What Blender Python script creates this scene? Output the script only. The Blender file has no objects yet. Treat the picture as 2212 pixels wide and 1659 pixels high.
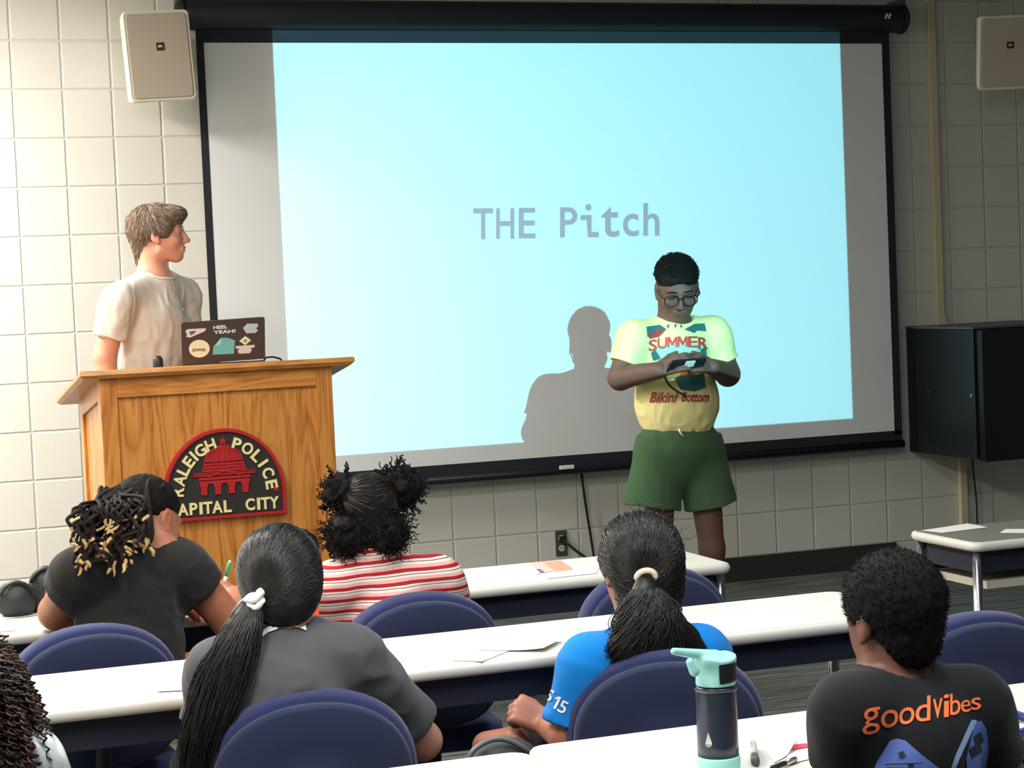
import bpy, bmesh, math, random
import numpy as np
from mathutils import Vector, Matrix
from mathutils.bvhtree import BVHTree

# ------------------------------------------------------------------ camera
SC = bpy.context.scene
COL = SC.collection
FPX = 4258.145                      # focal length in pixels of the 2212 x 1659 frame
CAM = np.array([-0.9144, -8.4021, 1.4537])
YAW, PITCH, ROLL = 0.3486, -0.0505, -0.0431


def cam_axes():
    cy, sy, cp, sp = math.cos(YAW), math.sin(YAW), math.cos(PITCH), math.sin(PITCH)
    fwd = np.array([sy * cp, cy * cp, sp])
    right = np.array([cy, -sy, 0.0])
    up = np.cross(right, fwd)
    c, s = math.cos(ROLL), math.sin(ROLL)
    return np.stack([c * right + s * up, -s * right + c * up, fwd])


AX = cam_axes()
cd = bpy.data.cameras.new('camera')
cd.sensor_width = 36.0
cd.lens = 36.0 * FPX / 2212.0
cd.clip_start, cd.clip_end = 0.05, 60
cam = bpy.data.objects.new('camera', cd)
COL.objects.link(cam)
m = Matrix.Identity(4)
for i in range(3):
    m[i][0], m[i][1], m[i][2], m[i][3] = AX[0][i], AX[1][i], -AX[2][i], CAM[i]
cam.matrix_world = m
SC.camera = cam

# ------------------------------------------------------------------ view, world, lights
SC.view_settings.view_transform = 'Standard'
SC.view_settings.look = 'None'
SC.view_settings.gamma = 1.0
SC.view_settings.use_curve_mapping = False
SC.view_settings.exposure = 0.55
w = bpy.data.worlds.new('world')
SC.world = w
w.use_nodes = True
w.node_tree.nodes['Background'].inputs[0].default_value = (0.9, 0.95, 1.0, 1)
w.node_tree.nodes['Background'].inputs[1].default_value = 0.03
CEIL = 2.95
LAMPS = [  # x, y, watts, colour : fluorescent troffers in the ceiling (front right ones are switched off)
    (-1.30, -1.15, 120, (1.0, 0.95, 0.88)),
    (-0.95, -3.7, 50, (1.0, 0.95, 0.88)),
    (0.9, -4.9, 20, (0.88, 1.0, 1.0)),
    (-0.95, -6.3, 50, (1.0, 0.96, 0.9)),
    (0.9, -7.2, 26, (0.88, 1.0, 1.0)),
]
for lx, ly, wt, lc in LAMPS:
    ld = bpy.data.lights.new('troffer_light', 'AREA')
    ld.shape, ld.size, ld.size_y, ld.energy, ld.color = 'RECTANGLE', 0.56, 1.16, wt, lc
    lo = bpy.data.objects.new('troffer_light', ld)
    lo.location = (lx, ly, CEIL - 0.03)
    COL.objects.link(lo)
# the ceiling projector: a spot whose beam is cut to the picture rectangle by its lens
PRJ = np.array([0.82, -8.9, 2.48])
PD = -0.10 - PRJ[1]                  # throw to the screen plane
ld = bpy.data.lights.new('projector_beam', 'SPOT')
ld.energy, ld.color, ld.spot_size, ld.spot_blend, ld.shadow_soft_size = 2300, (0.27, 0.86, 1.0), math.radians(60), 0.0, 0.004
lo = bpy.data.objects.new('projector_beam', ld)
lo.location = PRJ
lo.rotation_euler = (math.pi / 2, 0, 0)
COL.objects.link(lo)
ld.use_nodes = True
nt = ld.node_tree
em = [n for n in nt.nodes if n.type == 'EMISSION'][0]
tc = nt.nodes.new('ShaderNodeTexCoord')
sep = nt.nodes.new('ShaderNodeSeparateXYZ')
nt.links.new(tc.outputs['Normal'], sep.inputs[0])


def lm(op, a, b=None):
    n = nt.nodes.new('ShaderNodeMath')
    n.operation = op
    for i, v in enumerate((a, b)):
        if v is None:
            continue
        if isinstance(v, (int, float)):
            n.inputs[i].default_value = v
        else:
            nt.links.new(v, n.inputs[i])
    return n.outputs[0]


az = lm('ABSOLUTE', sep.outputs[2])
uu = lm('DIVIDE', sep.outputs[0], az)
vv = lm('DIVIDE', sep.outputs[1], az)
PX0, PX1, PZ0, PZ1 = 1.083, 3.832, 0.742, 2.588
msk = None
for val, lim, op in ((uu, (PX0 - PRJ[0]) / PD, 'GREATER_THAN'), (uu, (PX1 - PRJ[0]) / PD, 'LESS_THAN'),
                     (vv, (PZ0 - PRJ[2]) / PD, 'GREATER_THAN'), (vv, (PZ1 - PRJ[2]) / PD, 'LESS_THAN')):
    t = lm(op, val, float(lim))
    msk = t if msk is None else lm('MULTIPLY', msk, t)
nt.links.new(msk, em.inputs['Strength'])


# ------------------------------------------------------------------ helpers
def ray(px, py):
    return AX.T @ np.array([(px - 1106) / FPX, -(py - 829.5) / FPX, 1.0])


def W(px, py, Y):
    """the point of the vertical plane y = Y seen at photo pixel (px, py)"""
    d = ray(px, py)
    return CAM + d * (Y - CAM[1]) / d[1]


def Wz(px, py, z):
    d = ray(px, py)
    return CAM + d * (z - CAM[2]) / d[2]


def Wx(px, py, x):
    d = ray(px, py)
    return CAM + d * (x - CAM[0]) / d[0]


def V3(*a):
    return np.array(a, float)


def unit(v):
    v = np.asarray(v, float)
    return v / max(1e-9, np.linalg.norm(v))


def lin(c):
    return tuple(((x / 255.0) / 12.92 if x / 255.0 <= 0.04045 else ((x / 255.0 + 0.055) / 1.055) ** 2.4) for x in c)


MATS = {}


def mat(name, col, rough=0.6, metal=0.0, bump=None, spec=0.4, sheen=0.0, coat=0.0, var=None, sub=0.0):
    """plain procedural material; bump=(scale, strength, distance), var=(scale, second colour, amount)"""
    if name in MATS:
        return MATS[name]
    mt = bpy.data.materials.new(name)
    mt.use_nodes = True
    t = mt.node_tree
    b = t.nodes['Principled BSDF']
    b.inputs['Base Color'].default_value = lin(col) + (1,)
    b.inputs['Roughness'].default_value = rough
    b.inputs['Metallic'].default_value = metal
    b.inputs['Specular IOR Level'].default_value = spec
    if sheen:
        b.inputs['Sheen Weight'].default_value = sheen
    if coat:
        b.inputs['Coat Weight'].default_value = coat
    if sub:
        b.inputs['Subsurface Weight'].default_value = sub
        b.inputs['Subsurface Radius'].default_value = (0.012, 0.005, 0.003)
        b.inputs['Subsurface Scale'].default_value = 0.5
    if bump or var:
        tcn = t.nodes.new('ShaderNodeTexCoord')
    if bump:
        n = t.nodes.new('ShaderNodeTexNoise')
        n.inputs['Scale'].default_value = bump[0]
        n.inputs['Detail'].default_value = 4
        t.links.new(tcn.outputs['Object'], n.inputs['Vector'])
        bp = t.nodes.new('ShaderNodeBump')
        bp.inputs['Strength'].default_value = bump[1]
        bp.inputs['Distance'].default_value = bump[2]
        t.links.new(n.outputs['Fac'], bp.inputs['Height'])
        t.links.new(bp.outputs['Normal'], b.inputs['Normal'])
    if var:
        n = t.nodes.new('ShaderNodeTexNoise')
        n.inputs['Scale'].default_value = var[0]
        n.inputs['Detail'].default_value = 5
        t.links.new(tcn.outputs['Object'], n.inputs['Vector'])
        mx = t.nodes.new('ShaderNodeMix')
        mx.data_type = 'RGBA'
        mx.inputs[6].default_value = lin(col) + (1,)
        mx.inputs[7].default_value = lin(var[1]) + (1,)
        mr = t.nodes.new('ShaderNodeMapRange')
        mr.inputs['From Min'].default_value = 0.5 - 0.5 * var[2]
        mr.inputs['From Max'].default_value = 0.5 + 0.5 * var[2]
        t.links.new(n.outputs['Fac'], mr.inputs['Value'])
        t.links.new(mr.outputs[0], mx.inputs[0])
        t.links.new(mx.outputs[2], b.inputs['Base Color'])
    MATS[name] = mt
    return mt


def wood(name, axis):
    """honey oak; the grain runs along the given axis (0 x, 2 z)"""
    mt = bpy.data.materials.new(name)
    mt.use_nodes = True
    t = mt.node_tree
    b = t.nodes['Principled BSDF']
    b.inputs['Roughness'].default_value = 0.38
    b.inputs['Coat Weight'].default_value = 0.15
    tcn = t.nodes.new('ShaderNodeTexCoord')
    mp = t.nodes.new('ShaderNodeMapping')
    s = [9.0, 9.0, 9.0]
    s[axis] = 1.1
    mp.inputs['Scale'].default_value = s
    t.links.new(tcn.outputs['Object'], mp.inputs['Vector'])
    n1 = t.nodes.new('ShaderNodeTexNoise')
    n1.inputs['Scale'].default_value = 1.4
    n1.inputs['Detail'].default_value = 3
    n1.inputs['Distortion'].default_value = 0.6
    t.links.new(mp.outputs[0], n1.inputs['Vector'])
    mu = t.nodes.new('ShaderNodeMath')
    mu.operation = 'MULTIPLY'
    mu.inputs[1].default_value = 7.0
    t.links.new(n1.outputs['Fac'], mu.inputs[0])
    fr = t.nodes.new('ShaderNodeMath')
    fr.operation = 'PINGPONG'
    fr.inputs[1].default_value = 0.5
    t.links.new(mu.outputs[0], fr.inputs[0])
    mp2 = t.nodes.new('ShaderNodeMapping')
    s = [170.0, 170.0, 170.0]
    s[axis] = 6.0
    mp2.inputs['Scale'].default_value = s
    t.links.new(tcn.outputs['Object'], mp2.inputs['Vector'])
    n2 = t.nodes.new('ShaderNodeTexNoise')
    n2.inputs['Scale'].default_value = 1.0
    n2.inputs['Detail'].default_value = 2
    t.links.new(mp2.outputs[0], n2.inputs['Vector'])
    ad = t.nodes.new('ShaderNodeMath')
    ad.operation = 'ADD'
    t.links.new(fr.outputs[0], ad.inputs[0])
    m2 = t.nodes.new('ShaderNodeMath')
    m2.operation = 'MULTIPLY'
    m2.inputs[1].default_value = 0.55
    t.links.new(n2.outputs['Fac'], m2.inputs[0])
    t.links.new(m2.outputs[0], ad.inputs[1])
    cr = t.nodes.new('ShaderNodeValToRGB')
    e = cr.color_ramp.elements
    e[0].position, e[0].color = 0.12, lin((150, 84, 30)) + (1,)
    e[1].position, e[1].color = 0.75, lin((206, 140, 66)) + (1,)
    k = cr.color_ramp.elements.new(0.42)
    k.color = lin((190, 120, 50)) + (1,)
    t.links.new(ad.outputs[0], cr.inputs['Fac'])
    t.links.new(cr.outputs['Color'], b.inputs['Base Color'])
    MATS[name] = mt
    return mt


def wpos(o):
    p = Vector((0, 0, 0))
    while o is not None:
        p = p + o.location
        o = o.parent
    return np.array(p)


def tag(o, label=None, cat=None, group=None, kind=None):
    for k, v in (('label', label), ('category', cat), ('group', group), ('kind', kind)):
        if v:
            o[k] = v
    return o


def empty(name, loc, label, cat, group=None, rz=0.0):
    o = bpy.data.objects.new(name, None)
    o.empty_display_size = 0.1
    o.location = loc
    o.rotation_euler = (0, 0, rz)
    COL.objects.link(o)
    return tag(o, label, cat, group)


def link_mesh(name, verts, faces, mats, parent=None, fm=None, smooth=True, label=None, cat=None, group=None, kind=None, bevel=0.0, local=False):
    """one mesh object; verts in world space (or in the parent's space when local)"""
    verts = np.asarray(verts, float)
    if parent is not None:
        off = np.zeros(3) if local else wpos(parent)
    elif kind == 'structure' or local:
        off = np.zeros(3)
    else:
        lo_, hi_ = verts.min(0), verts.max(0)
        off = np.array([(lo_[0] + hi_[0]) / 2, (lo_[1] + hi_[1]) / 2, lo_[2]])
    me = bpy.data.meshes.new(name)
    me.from_pydata((verts - off).tolist(), [], [list(f) for f in faces])
    if not isinstance(mats, (list, tuple)):
        mats = [mats]
    for x in mats:
        me.materials.append(x)
    if fm is not None:
        me.polygons.foreach_set('material_index', np.asarray(fm, dtype=np.int32))
    me.polygons.foreach_set('use_smooth', np.full(len(me.polygons), bool(smooth)))
    me.update()
    o = bpy.data.objects.new(name, me)
    if parent is not None:
        o.parent = parent
    elif not (kind == 'structure' or local):
        o.location = off
    COL.objects.link(o)
    if bevel:
        md = o.modifiers.new('bevel', 'BEVEL')
        md.width, md.segments, md.limit_method = bevel, 3, 'ANGLE'
        md.harden_normals = False
    return tag(o, label, cat, group, kind)


class MB:
    def __init__(self):
        self.v, self.f, self.m = [], [], []

    def add(self, v, f, mi=0):
        n = len(self.v)
        self.v.extend([tuple(map(float, p)) for p in v])
        for q in f:
            self.f.append([i + n for i in q])
            self.m.append(mi)
        return self

    def box(self, lo, hi, mi=0, R=None, c=None):
        x0, y0, z0 = lo
        x1, y1, z1 = hi
        v = np.array([(x0, y0, z0), (x1, y0, z0), (x1, y1, z0), (x0, y1, z0), (x0, y0, z1), (x1, y0, z1), (x1, y1, z1), (x0, y1, z1)], float)
        if R is not None:
            v = v @ np.asarray(R) + (0 if c is None else np.asarray(c))
        return self.add(v, [(0, 3, 2, 1), (4, 5, 6, 7), (0, 1, 5, 4), (1, 2, 6, 5), (2, 3, 7, 6), (3, 0, 4, 7)], mi)

    def loft(self, rings, cap=True, mi=0, closed=True):
        n = len(rings[0])
        v = [p for r in rings for p in r]
        f = []
        for i in range(len(rings) - 1):
            for j in range(n if closed else n - 1):
                a, b = i * n + j, i * n + (j + 1) % n
                f.append((a, b, b + n, a + n))
        if cap:
            f.append(tuple(range(n - 1, -1, -1)))
            f.append(tuple((len(rings) - 1) * n + j for j in range(n)))
        return self.add(v, f, mi)

    def tube(self, pts, r, n=8, mi=0, cap=True, tipmat=None, tipfrac=0.0):
        pts = np.asarray(pts, float)
        k = len(pts)
        rr = np.broadcast_to(np.asarray(r, float), (k,)) if np.ndim(r) else np.full(k, float(r))
        t = np.gradient(pts, axis=0)
        t /= np.maximum(1e-9, np.linalg.norm(t, axis=1))[:, None]
        ref = np.array([0.31, 0.87, 0.38]) if abs(t[0] @ np.array([0.31, 0.87, 0.38])) < 0.9 else np.array([0.9, -0.3, 0.2])
        n1 = np.cross(t, ref)
        n1 /= np.maximum(1e-9, np.linalg.norm(n1, axis=1))[:, None]
        n2 = np.cross(t, n1)
        a = np.arange(n) * 2 * math.pi / n
        ring = pts[:, None, :] + rr[:, None, None] * (np.cos(a)[None, :, None] * n1[:, None, :] + np.sin(a)[None, :, None] * n2[:, None, :])
        base = len(self.v)
        self.v.extend(map(tuple, ring.reshape(-1, 3).tolist()))
        for i in range(k - 1):
            mm = mi if tipmat is None or i < (1 - tipfrac) * (k - 1) else tipmat
            for j in range(n):
                p, q = base + i * n + j, base + i * n + (j + 1) % n
                self.f.append([p, q, q + n, p + n])
                self.m.append(mm)
        if cap:
            self.f.append([base + j for j in range(n - 1, -1, -1)])
            self.m.append(mi)
            self.f.append([base + (k - 1) * n + j for j in range(n)])
            self.m.append(mi if tipmat is None else tipmat)
        return self

    def lathe(self, prof, c=(0, 0, 0), n=32, mi=0, cap=True, axis='z', sx=1.0):
        a = np.arange(n) * 2 * math.pi / n
        rings = []
        for r, z in prof:
            if axis == 'z':
                rings.append([(c[0] + sx * r * math.cos(t), c[1] + r * math.sin(t), c[2] + z) for t in a])
            elif axis == 'x':
                rings.append([(c[0] + z, c[1] + r * math.cos(t), c[2] + r * math.sin(t)) for t in a])
            else:
                rings.append([(c[0] + r * math.sin(t), c[1] + z, c[2] + r * math.cos(t)) for t in a])
        return self.loft(rings, cap, mi)

    def prism(self, poly, o, ux, uy, un, d0, d1, mi=0):
        """2-D outline extruded from d0 to d1 along un"""
        o, ux, uy, un = map(np.asarray, (o, ux, uy, un))
        area = sum(poly[i][0] * poly[(i + 1) % len(poly)][1] - poly[(i + 1) % len(poly)][0] * poly[i][1] for i in range(len(poly)))
        if area < 0:
            poly = poly[::-1]
        r0 = [o + ux * x + uy * y + un * d0 for x, y in poly]
        r1 = [o + ux * x + uy * y + un * d1 for x, y in poly]
        return self.loft([r0, r1], True, mi)

    def build(self, name, mats, parent=None, smooth=False, **k):
        return link_mesh(name, self.v, self.f, mats, parent, self.m, smooth, **k)


def arc_pts(cx, cy, rx, ry, a0, a1, n):
    return [(cx + rx * math.cos(a0 + (a1 - a0) * i / n), cy + ry * math.sin(a0 + (a1 - a0) * i / n)) for i in range(n + 1)]


def rrect(x0, y0, x1, y1, r, n=5):
    p = []
    for cx, cy, a in ((x1 - r, y0 + r, -90), (x1 - r, y1 - r, 0), (x0 + r, y1 - r, 90), (x0 + r, y0 + r, 180)):
        p += [(cx + r * math.cos(math.radians(a + 90 * i / n)), cy + r * math.sin(math.radians(a + 90 * i / n))) for i in range(n + 1)]
    return p


def star(cx, cy, r, rot=0.0, k=0.42):
    return [(cx + (r if i % 2 == 0 else r * k) * math.sin(rot + i * math.pi / 5), cy + (r if i % 2 == 0 else r * k) * math.cos(rot + i * math.pi / 5)) for i in range(10)]


_TXT = {}
GLYPH = {'M': [(0, 0), (0, .7), (.17, .7), (.4, .33), (.63, .7), (.8, .7), (.8, 0), (.66, 0), (.66, .46), (.44, .12), (.36, .12), (.14, .46), (.14, 0)],
         '1': [(.16, 0), (.16, .54), (.02, .46), (.02, .59), (.18, .7), (.31, .7), (.31, 0)]}


def text2d(s, bold=0.0, shear=0.0):
    """outline mesh of a string set in Blender's own font: (2-D points, faces); letters about 0.7 high"""
    key = (s, bold, shear)
    if key in _TXT:
        return _TXT[key]
    if s in GLYPH:
        bm = bmesh.new()
        bm.faces.new([bm.verts.new((x, y, 0)) for x, y in GLYPH[s]])
        bmesh.ops.triangulate(bm, faces=bm.faces)
        bm.verts.index_update()
        _TXT[key] = (np.array(GLYPH[s], float), [[q.index for q in x.verts] for x in bm.faces])
        bm.free()
        return _TXT[key]
    cu = bpy.data.curves.new('t', 'FONT')
    cu.body, cu.offset, cu.shear, cu.resolution_u, cu.fill_mode = s, bold, shear, 4, 'FRONT'
    ob = bpy.data.objects.new('t', cu)
    COL.objects.link(ob)
    bpy.context.view_layer.update()
    me = bpy.data.meshes.new_from_object(ob.evaluated_get(bpy.context.evaluated_depsgraph_get()))
    bm = bmesh.new()
    bm.from_mesh(me)
    bmesh.ops.remove_doubles(bm, verts=bm.verts, dist=1e-5)
    bmesh.ops.triangulate(bm, faces=bm.faces)
    v = np.array([(x.co.x, x.co.y) for x in bm.verts])
    f = [[q.index for q in x.verts] for x in bm.faces]
    bm.free()
    bpy.data.objects.remove(ob)
    bpy.data.curves.remove(cu)
    bpy.data.meshes.remove(me)
    _TXT[key] = (v, f)
    return v, f


def text_fit(s, w_, h_, bold=0.0, shear=0.0):
    v, f = text2d(s, bold, shear)
    lo_, hi_ = v.min(0), v.max(0)
    return (v - lo_) / (hi_ - lo_) * np.array([w_, h_]), f


def solid(mb, v2, f, o, ux, uy, un, d0, d1, mi=0):
    """2-D triangles as a thin solid: front and back skins plus rim"""
    o, ux, uy, un = map(np.asarray, (o, ux, uy, un))
    n = len(v2)
    p0 = [o + ux * x + uy * y + un * d0 for x, y in v2]
    p1 = [o + ux * x + uy * y + un * d1 for x, y in v2]
    edges = {}
    for t in f:
        for i in range(3):
            e = (t[i], t[(i + 1) % 3])
            if (e[1], e[0]) in edges:
                edges.pop((e[1], e[0]))
            else:
                edges[e] = 1
    ff = [tuple(t[::-1]) for t in f] + [tuple(i + n for i in t) for t in f] + [(a, b, b + n, a + n) for a, b in edges]
    mb.add(p0 + p1, ff, mi)


def decal(name, polys, bvh, mats, parent, lift=0.002, maxe=9.0, step=0.0, **k):
    """print on cloth: polys = [(pixel points, triangles, material)], laid on the garment's surface"""
    mb = MB()
    lift0 = lift
    for num, (pts, tris, mi) in enumerate(polys):
        lift = lift0 + step * num
        vs = [np.array(p, float) for p in pts]
        mid, stack, fs = {}, [tuple(t_) for t_ in tris], []
        while stack:
            t_ = stack.pop()
            ln = [np.linalg.norm(vs[t_[i]] - vs[t_[(i + 1) % 3]]) for i in range(3)]
            i = int(np.argmax(ln))
            if ln[i] <= maxe:
                fs.append(list(t_))
                continue
            p_, q_, r_ = t_[i], t_[(i + 1) % 3], t_[(i + 2) % 3]
            key = (min(p_, q_), max(p_, q_))
            if key not in mid:
                mid[key] = len(vs)
                vs.append((vs[p_] + vs[q_]) / 2)
            stack += [(p_, mid[key], r_), (mid[key], q_, r_)]
        out, ok = [], []
        for v in vs:
            d = unit(ray(v[0], v[1]))
            hit = bvh.ray_cast(Vector(CAM), Vector(d))
            if hit[0] is None:
                out.append(CAM)
                ok.append(False)
            else:
                nn = np.array(hit[1])
                if nn @ d > 0:
                    nn = -nn
                out.append(np.array(hit[0]) + nn * lift)
                ok.append(True)
        keep = []
        for x in fs:
            if not all(ok[i] for i in x):
                continue
            P = np.array([out[i] for i in x])
            nrm = np.cross(P[1] - P[0], P[2] - P[0])
            if nrm @ (CAM - P[0]) < 0:
                x = x[::-1]
            keep.append(x)
        used = sorted({i for x in keep for i in x})
        mp = {i: j for j, i in enumerate(used)}
        mb.add([out[i] for i in used], [[mp[i] for i in x] for x in keep], mi)
    return mb.build(name, mats, parent, smooth=True, **k)


def neck_ring(name, vf, c, axis, r, tr, m_, parent, fwd=(0, 1, 0)):
    """ribbed collar: a ring snapped to the garment around the neck hole"""
    bv = bvh_of(vf)
    ax = unit(axis)
    e1 = unit(np.cross(ax, fwd))
    e2 = np.cross(ax, e1)
    pts = []
    for t in np.linspace(0, 2 * math.pi, 41):
        p = np.asarray(c) + r * (math.cos(t) * e1 + math.sin(t) * e2)
        h = bv.find_nearest(Vector(p))
        pts.append(np.array(h[0]))
    pts = np.array(pts)
    for _ in range(3):
        q = pts[:-1]
        q = (np.roll(q, 1, 0) + 2 * q + np.roll(q, -1, 0)) / 4
        pts = np.vstack([q, q[:1]])
    return MB().tube(pts, tr, 8).build(name, m_, parent, smooth=True)


def fan(poly):
    return [[0, i, i + 1] for i in range(1, len(poly) - 1)]


# ------------------------------------------------------------------ signed-distance modelling for soft shapes
def noise3(P, scale, seed=0):
    q = P * scale + seed * 17.13
    i = np.floor(q).astype(np.int64)
    f = q - i
    f = f * f * (3 - 2 * f)

    def h(a, b, c):
        n = (a * 374761393 + b * 668265263 + c * 1274126177 + seed * 974711) & 0x7fffffff
        n = ((n ^ (n >> 13)) * 1103515245) & 0x7fffffff
        return ((n ^ (n >> 16)) & 0xffff) / 32767.5 - 1.0
    r = 0
    for dx in (0, 1):
        for dy in (0, 1):
            for dz in (0, 1):
                wgt = (f[..., 0] if dx else 1 - f[..., 0]) * (f[..., 1] if dy else 1 - f[..., 1]) * (f[..., 2] if dz else 1 - f[..., 2])
                r = r + wgt * h(i[..., 0] + dx, i[..., 1] + dy, i[..., 2] + dz)
    return r


def cap(a, b, ra, rb=None, k=0.02, flat=None, op='u'):
    a, b = np.asarray(a, float), np.asarray(b, float)
    rb = ra if rb is None else rb
    s = 1.0
    if flat is not None:
        ax, s = unit(flat[0]), flat[1]
    ba = b - a
    if flat is not None:
        ba = ba + ax * (ba @ ax) * (1 / s - 1)
    L2 = max(1e-12, ba @ ba)

    def f(P):
        q = P - a
        if flat is not None:
            q = q + (q @ ax)[..., None] * ax * (1 / s - 1)
        h = np.clip((q @ ba) / L2, 0, 1)
        return (np.linalg.norm(q - h[..., None] * ba, axis=-1) - (ra + (rb - ra) * h)) * min(1.0, s)
    R = max(ra, rb) * max(1.0, s)
    return (op, f, np.minimum(a, b) - R, np.maximum(a, b) + R, k)


def ell(c, r, R=None, k=0.02, op='u'):
    c, r = np.asarray(c, float), np.asarray(r, float)
    R = np.eye(3) if R is None else np.asarray(R)

    def f(P):
        q = (P - c) @ R.T
        k0 = np.linalg.norm(q / r, axis=-1)
        k1 = np.linalg.norm(q / (r * r), axis=-1)
        return k0 * (k0 - 1) / np.maximum(k1, 1e-9)
    e = np.sqrt(((R * r[:, None]) ** 2).sum(0))
    return (op, f, c - e, c + e, k)


def frus(a, b, ra, rb, k=0.01, flat=None, op='u'):
    """tapered cylinder with flat ends: sleeves and trouser legs"""
    a, b = np.asarray(a, float), np.asarray(b, float)
    L = np.linalg.norm(b - a)
    u = (b - a) / L
    s = 1.0
    if flat is not None:
        ax = unit(flat[0] - u * (np.asarray(flat[0]) @ u))
        s = flat[1]

    def f(P):
        q = P - a
        t = q @ u
        p = q - t[..., None] * u
        if flat is not None:
            p = p + (p @ ax)[..., None] * ax * (1 / s - 1)
        rad = (np.linalg.norm(p, axis=-1) - (ra + (rb - ra) * np.clip(t / L, 0, 1))) * min(1.0, s)
        return np.maximum(rad, np.maximum(-t, t - L))
    R = max(ra, rb) * max(1.0, s)
    return (op, f, np.minimum(a, b) - R, np.maximum(a, b) + R, k)


def plane(n, p0, lo_, hi_, k=0.004):
    """cut away the side the normal points to, inside a box"""
    n, p0 = unit(n), np.asarray(p0, float)
    return ('s', lambda P: -((P - p0) @ n), np.asarray(lo_, float), np.asarray(hi_, float), k)


def sdf(prims, h, disp=None):
    us = [p for p in prims if p[0] == 'u']
    lo_ = np.min([p[2] for p in us], 0) - 3 * h - 0.01
    hi_ = np.max([p[3] for p in us], 0) + 3 * h + 0.01
    n = np.ceil((hi_ - lo_) / h).astype(int) + 1
    V = np.ones(tuple(n), np.float32)
    for op, f, pl, ph, k in prims:
        i0 = np.maximum(0, np.floor((pl - k - 2 * h - lo_) / h).astype(int))
        i1 = np.minimum(n, np.ceil((ph + k + 2 * h - lo_) / h).astype(int) + 1)
        if (i1 <= i0).any():
            continue
        sl = tuple(slice(a, b) for a, b in zip(i0, i1))
        g = np.stack(np.meshgrid(*[lo_[i] + h * np.arange(i0[i], i1[i]) for i in range(3)], indexing='ij'), -1)
        d = f(g)
        s = V[sl]
        if op == 'u':
            if k > 0:
                hh = np.clip(0.5 + 0.5 * (s - d) / k, 0, 1)
                V[sl] = s * (1 - hh) + d * hh - k * hh * (1 - hh)
            else:
                V[sl] = np.minimum(s, d)
        else:
            d = -d
            hh = np.clip(0.5 - 0.5 * (s - d) / k, 0, 1)
            V[sl] = s * (1 - hh) + d * hh + k * hh * (1 - hh)
    # naive surface nets
    S = V < 0
    c = np.zeros(tuple(n - 1), np.int8)
    for dx in (0, 1):
        for dy in (0, 1):
            for dz in (0, 1):
                c += S[dx:n[0] - 1 + dx, dy:n[1] - 1 + dy, dz:n[2] - 1 + dz]
    idx = np.argwhere((c > 0) & (c < 8))
    acc = np.zeros((len(idx), 3))
    cnt = np.zeros(len(idx))
    cor = [np.array(x) for x in ((0, 0, 0), (1, 0, 0), (0, 1, 0), (1, 1, 0), (0, 0, 1), (1, 0, 1), (0, 1, 1), (1, 1, 1))]
    val = [V[tuple((idx + q).T)] for q in cor]
    for a in range(8):
        for b in range(a + 1, 8):
            if np.abs(cor[a] - cor[b]).sum() != 1:
                continue
            va, vb = val[a], val[b]
            mk = (va < 0) != (vb < 0)
            t = np.where(mk, va / np.where(mk, va - vb, 1), 0)
            p = cor[a] + t[:, None] * (cor[b] - cor[a])
            acc += p * mk[:, None]
            cnt += mk
    vert = lo_ + h * (idx + acc / cnt[:, None])
    ids = -np.ones(tuple(n - 1), np.int64)
    ids[tuple(idx.T)] = np.arange(len(idx))
    faces = []
    for ax in range(3):
        o1, o2 = (ax + 1) % 3, (ax + 2) % 3
        sl0 = [slice(0, n[i]) for i in range(3)]
        sl0[ax] = slice(0, n[ax] - 1)
        sl1 = list(sl0)
        sl1[ax] = slice(1, n[ax])
        e = np.argwhere(S[tuple(sl0)] != S[tuple(sl1)])
        e = e[(e[:, o1] > 0) & (e[:, o2] > 0) & (e[:, o1] < n[o1] - 1) & (e[:, o2] < n[o2] - 1)]
        d1, d2 = np.zeros(3, int), np.zeros(3, int)
        d1[o1], d2[o2] = 1, 1
        q = np.stack([ids[tuple((e - d1 - d2).T)], ids[tuple((e - d2).T)], ids[tuple(e.T)], ids[tuple((e - d1).T)]], 1)
        ins = S[tuple(e.T)]
        q[~ins] = q[~ins][:, ::-1]
        faces.append(q)
    faces = np.concatenate(faces)
    for _ in range(2):                    # relax a little
        e = np.concatenate([faces[:, [0, 1]], faces[:, [1, 2]], faces[:, [2, 3]], faces[:, [3, 0]]])
        sm, ct = np.zeros_like(vert), np.zeros(len(vert))
        for i in range(3):
            sm[:, i] = np.bincount(e[:, 0], vert[e[:, 1], i], len(vert)) + np.bincount(e[:, 1], vert[e[:, 0], i], len(vert))
        ct = np.bincount(e[:, 0], minlength=len(vert)) + np.bincount(e[:, 1], minlength=len(vert))
        vert = 0.5 * vert + 0.5 * sm / np.maximum(ct, 1)[:, None]
    if disp is not None:
        nn = np.cross(vert[faces[:, 2]] - vert[faces[:, 0]], vert[faces[:, 3]] - vert[faces[:, 1]])
        vn = np.zeros_like(vert)
        for j in range(4):
            for i in range(3):
                vn[:, i] += np.bincount(faces[:, j], nn[:, i], len(vert))
        vn /= np.maximum(1e-12, np.linalg.norm(vn, axis=1))[:, None]
        vert = vert + vn * disp(vert)[:, None]
    return vert, faces


def bvh_of(vf):
    return BVHTree.FromPolygons([tuple(p) for p in vf[0]], [tuple(int(i) for i in q) for q in vf[1]])


def soft(name, prims, h, mats, parent, disp=None, **k):
    v, f = sdf(prims, h, disp)
    o = link_mesh(name, v, f.tolist(), mats, parent, **k)
    return o, (v, f)

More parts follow.
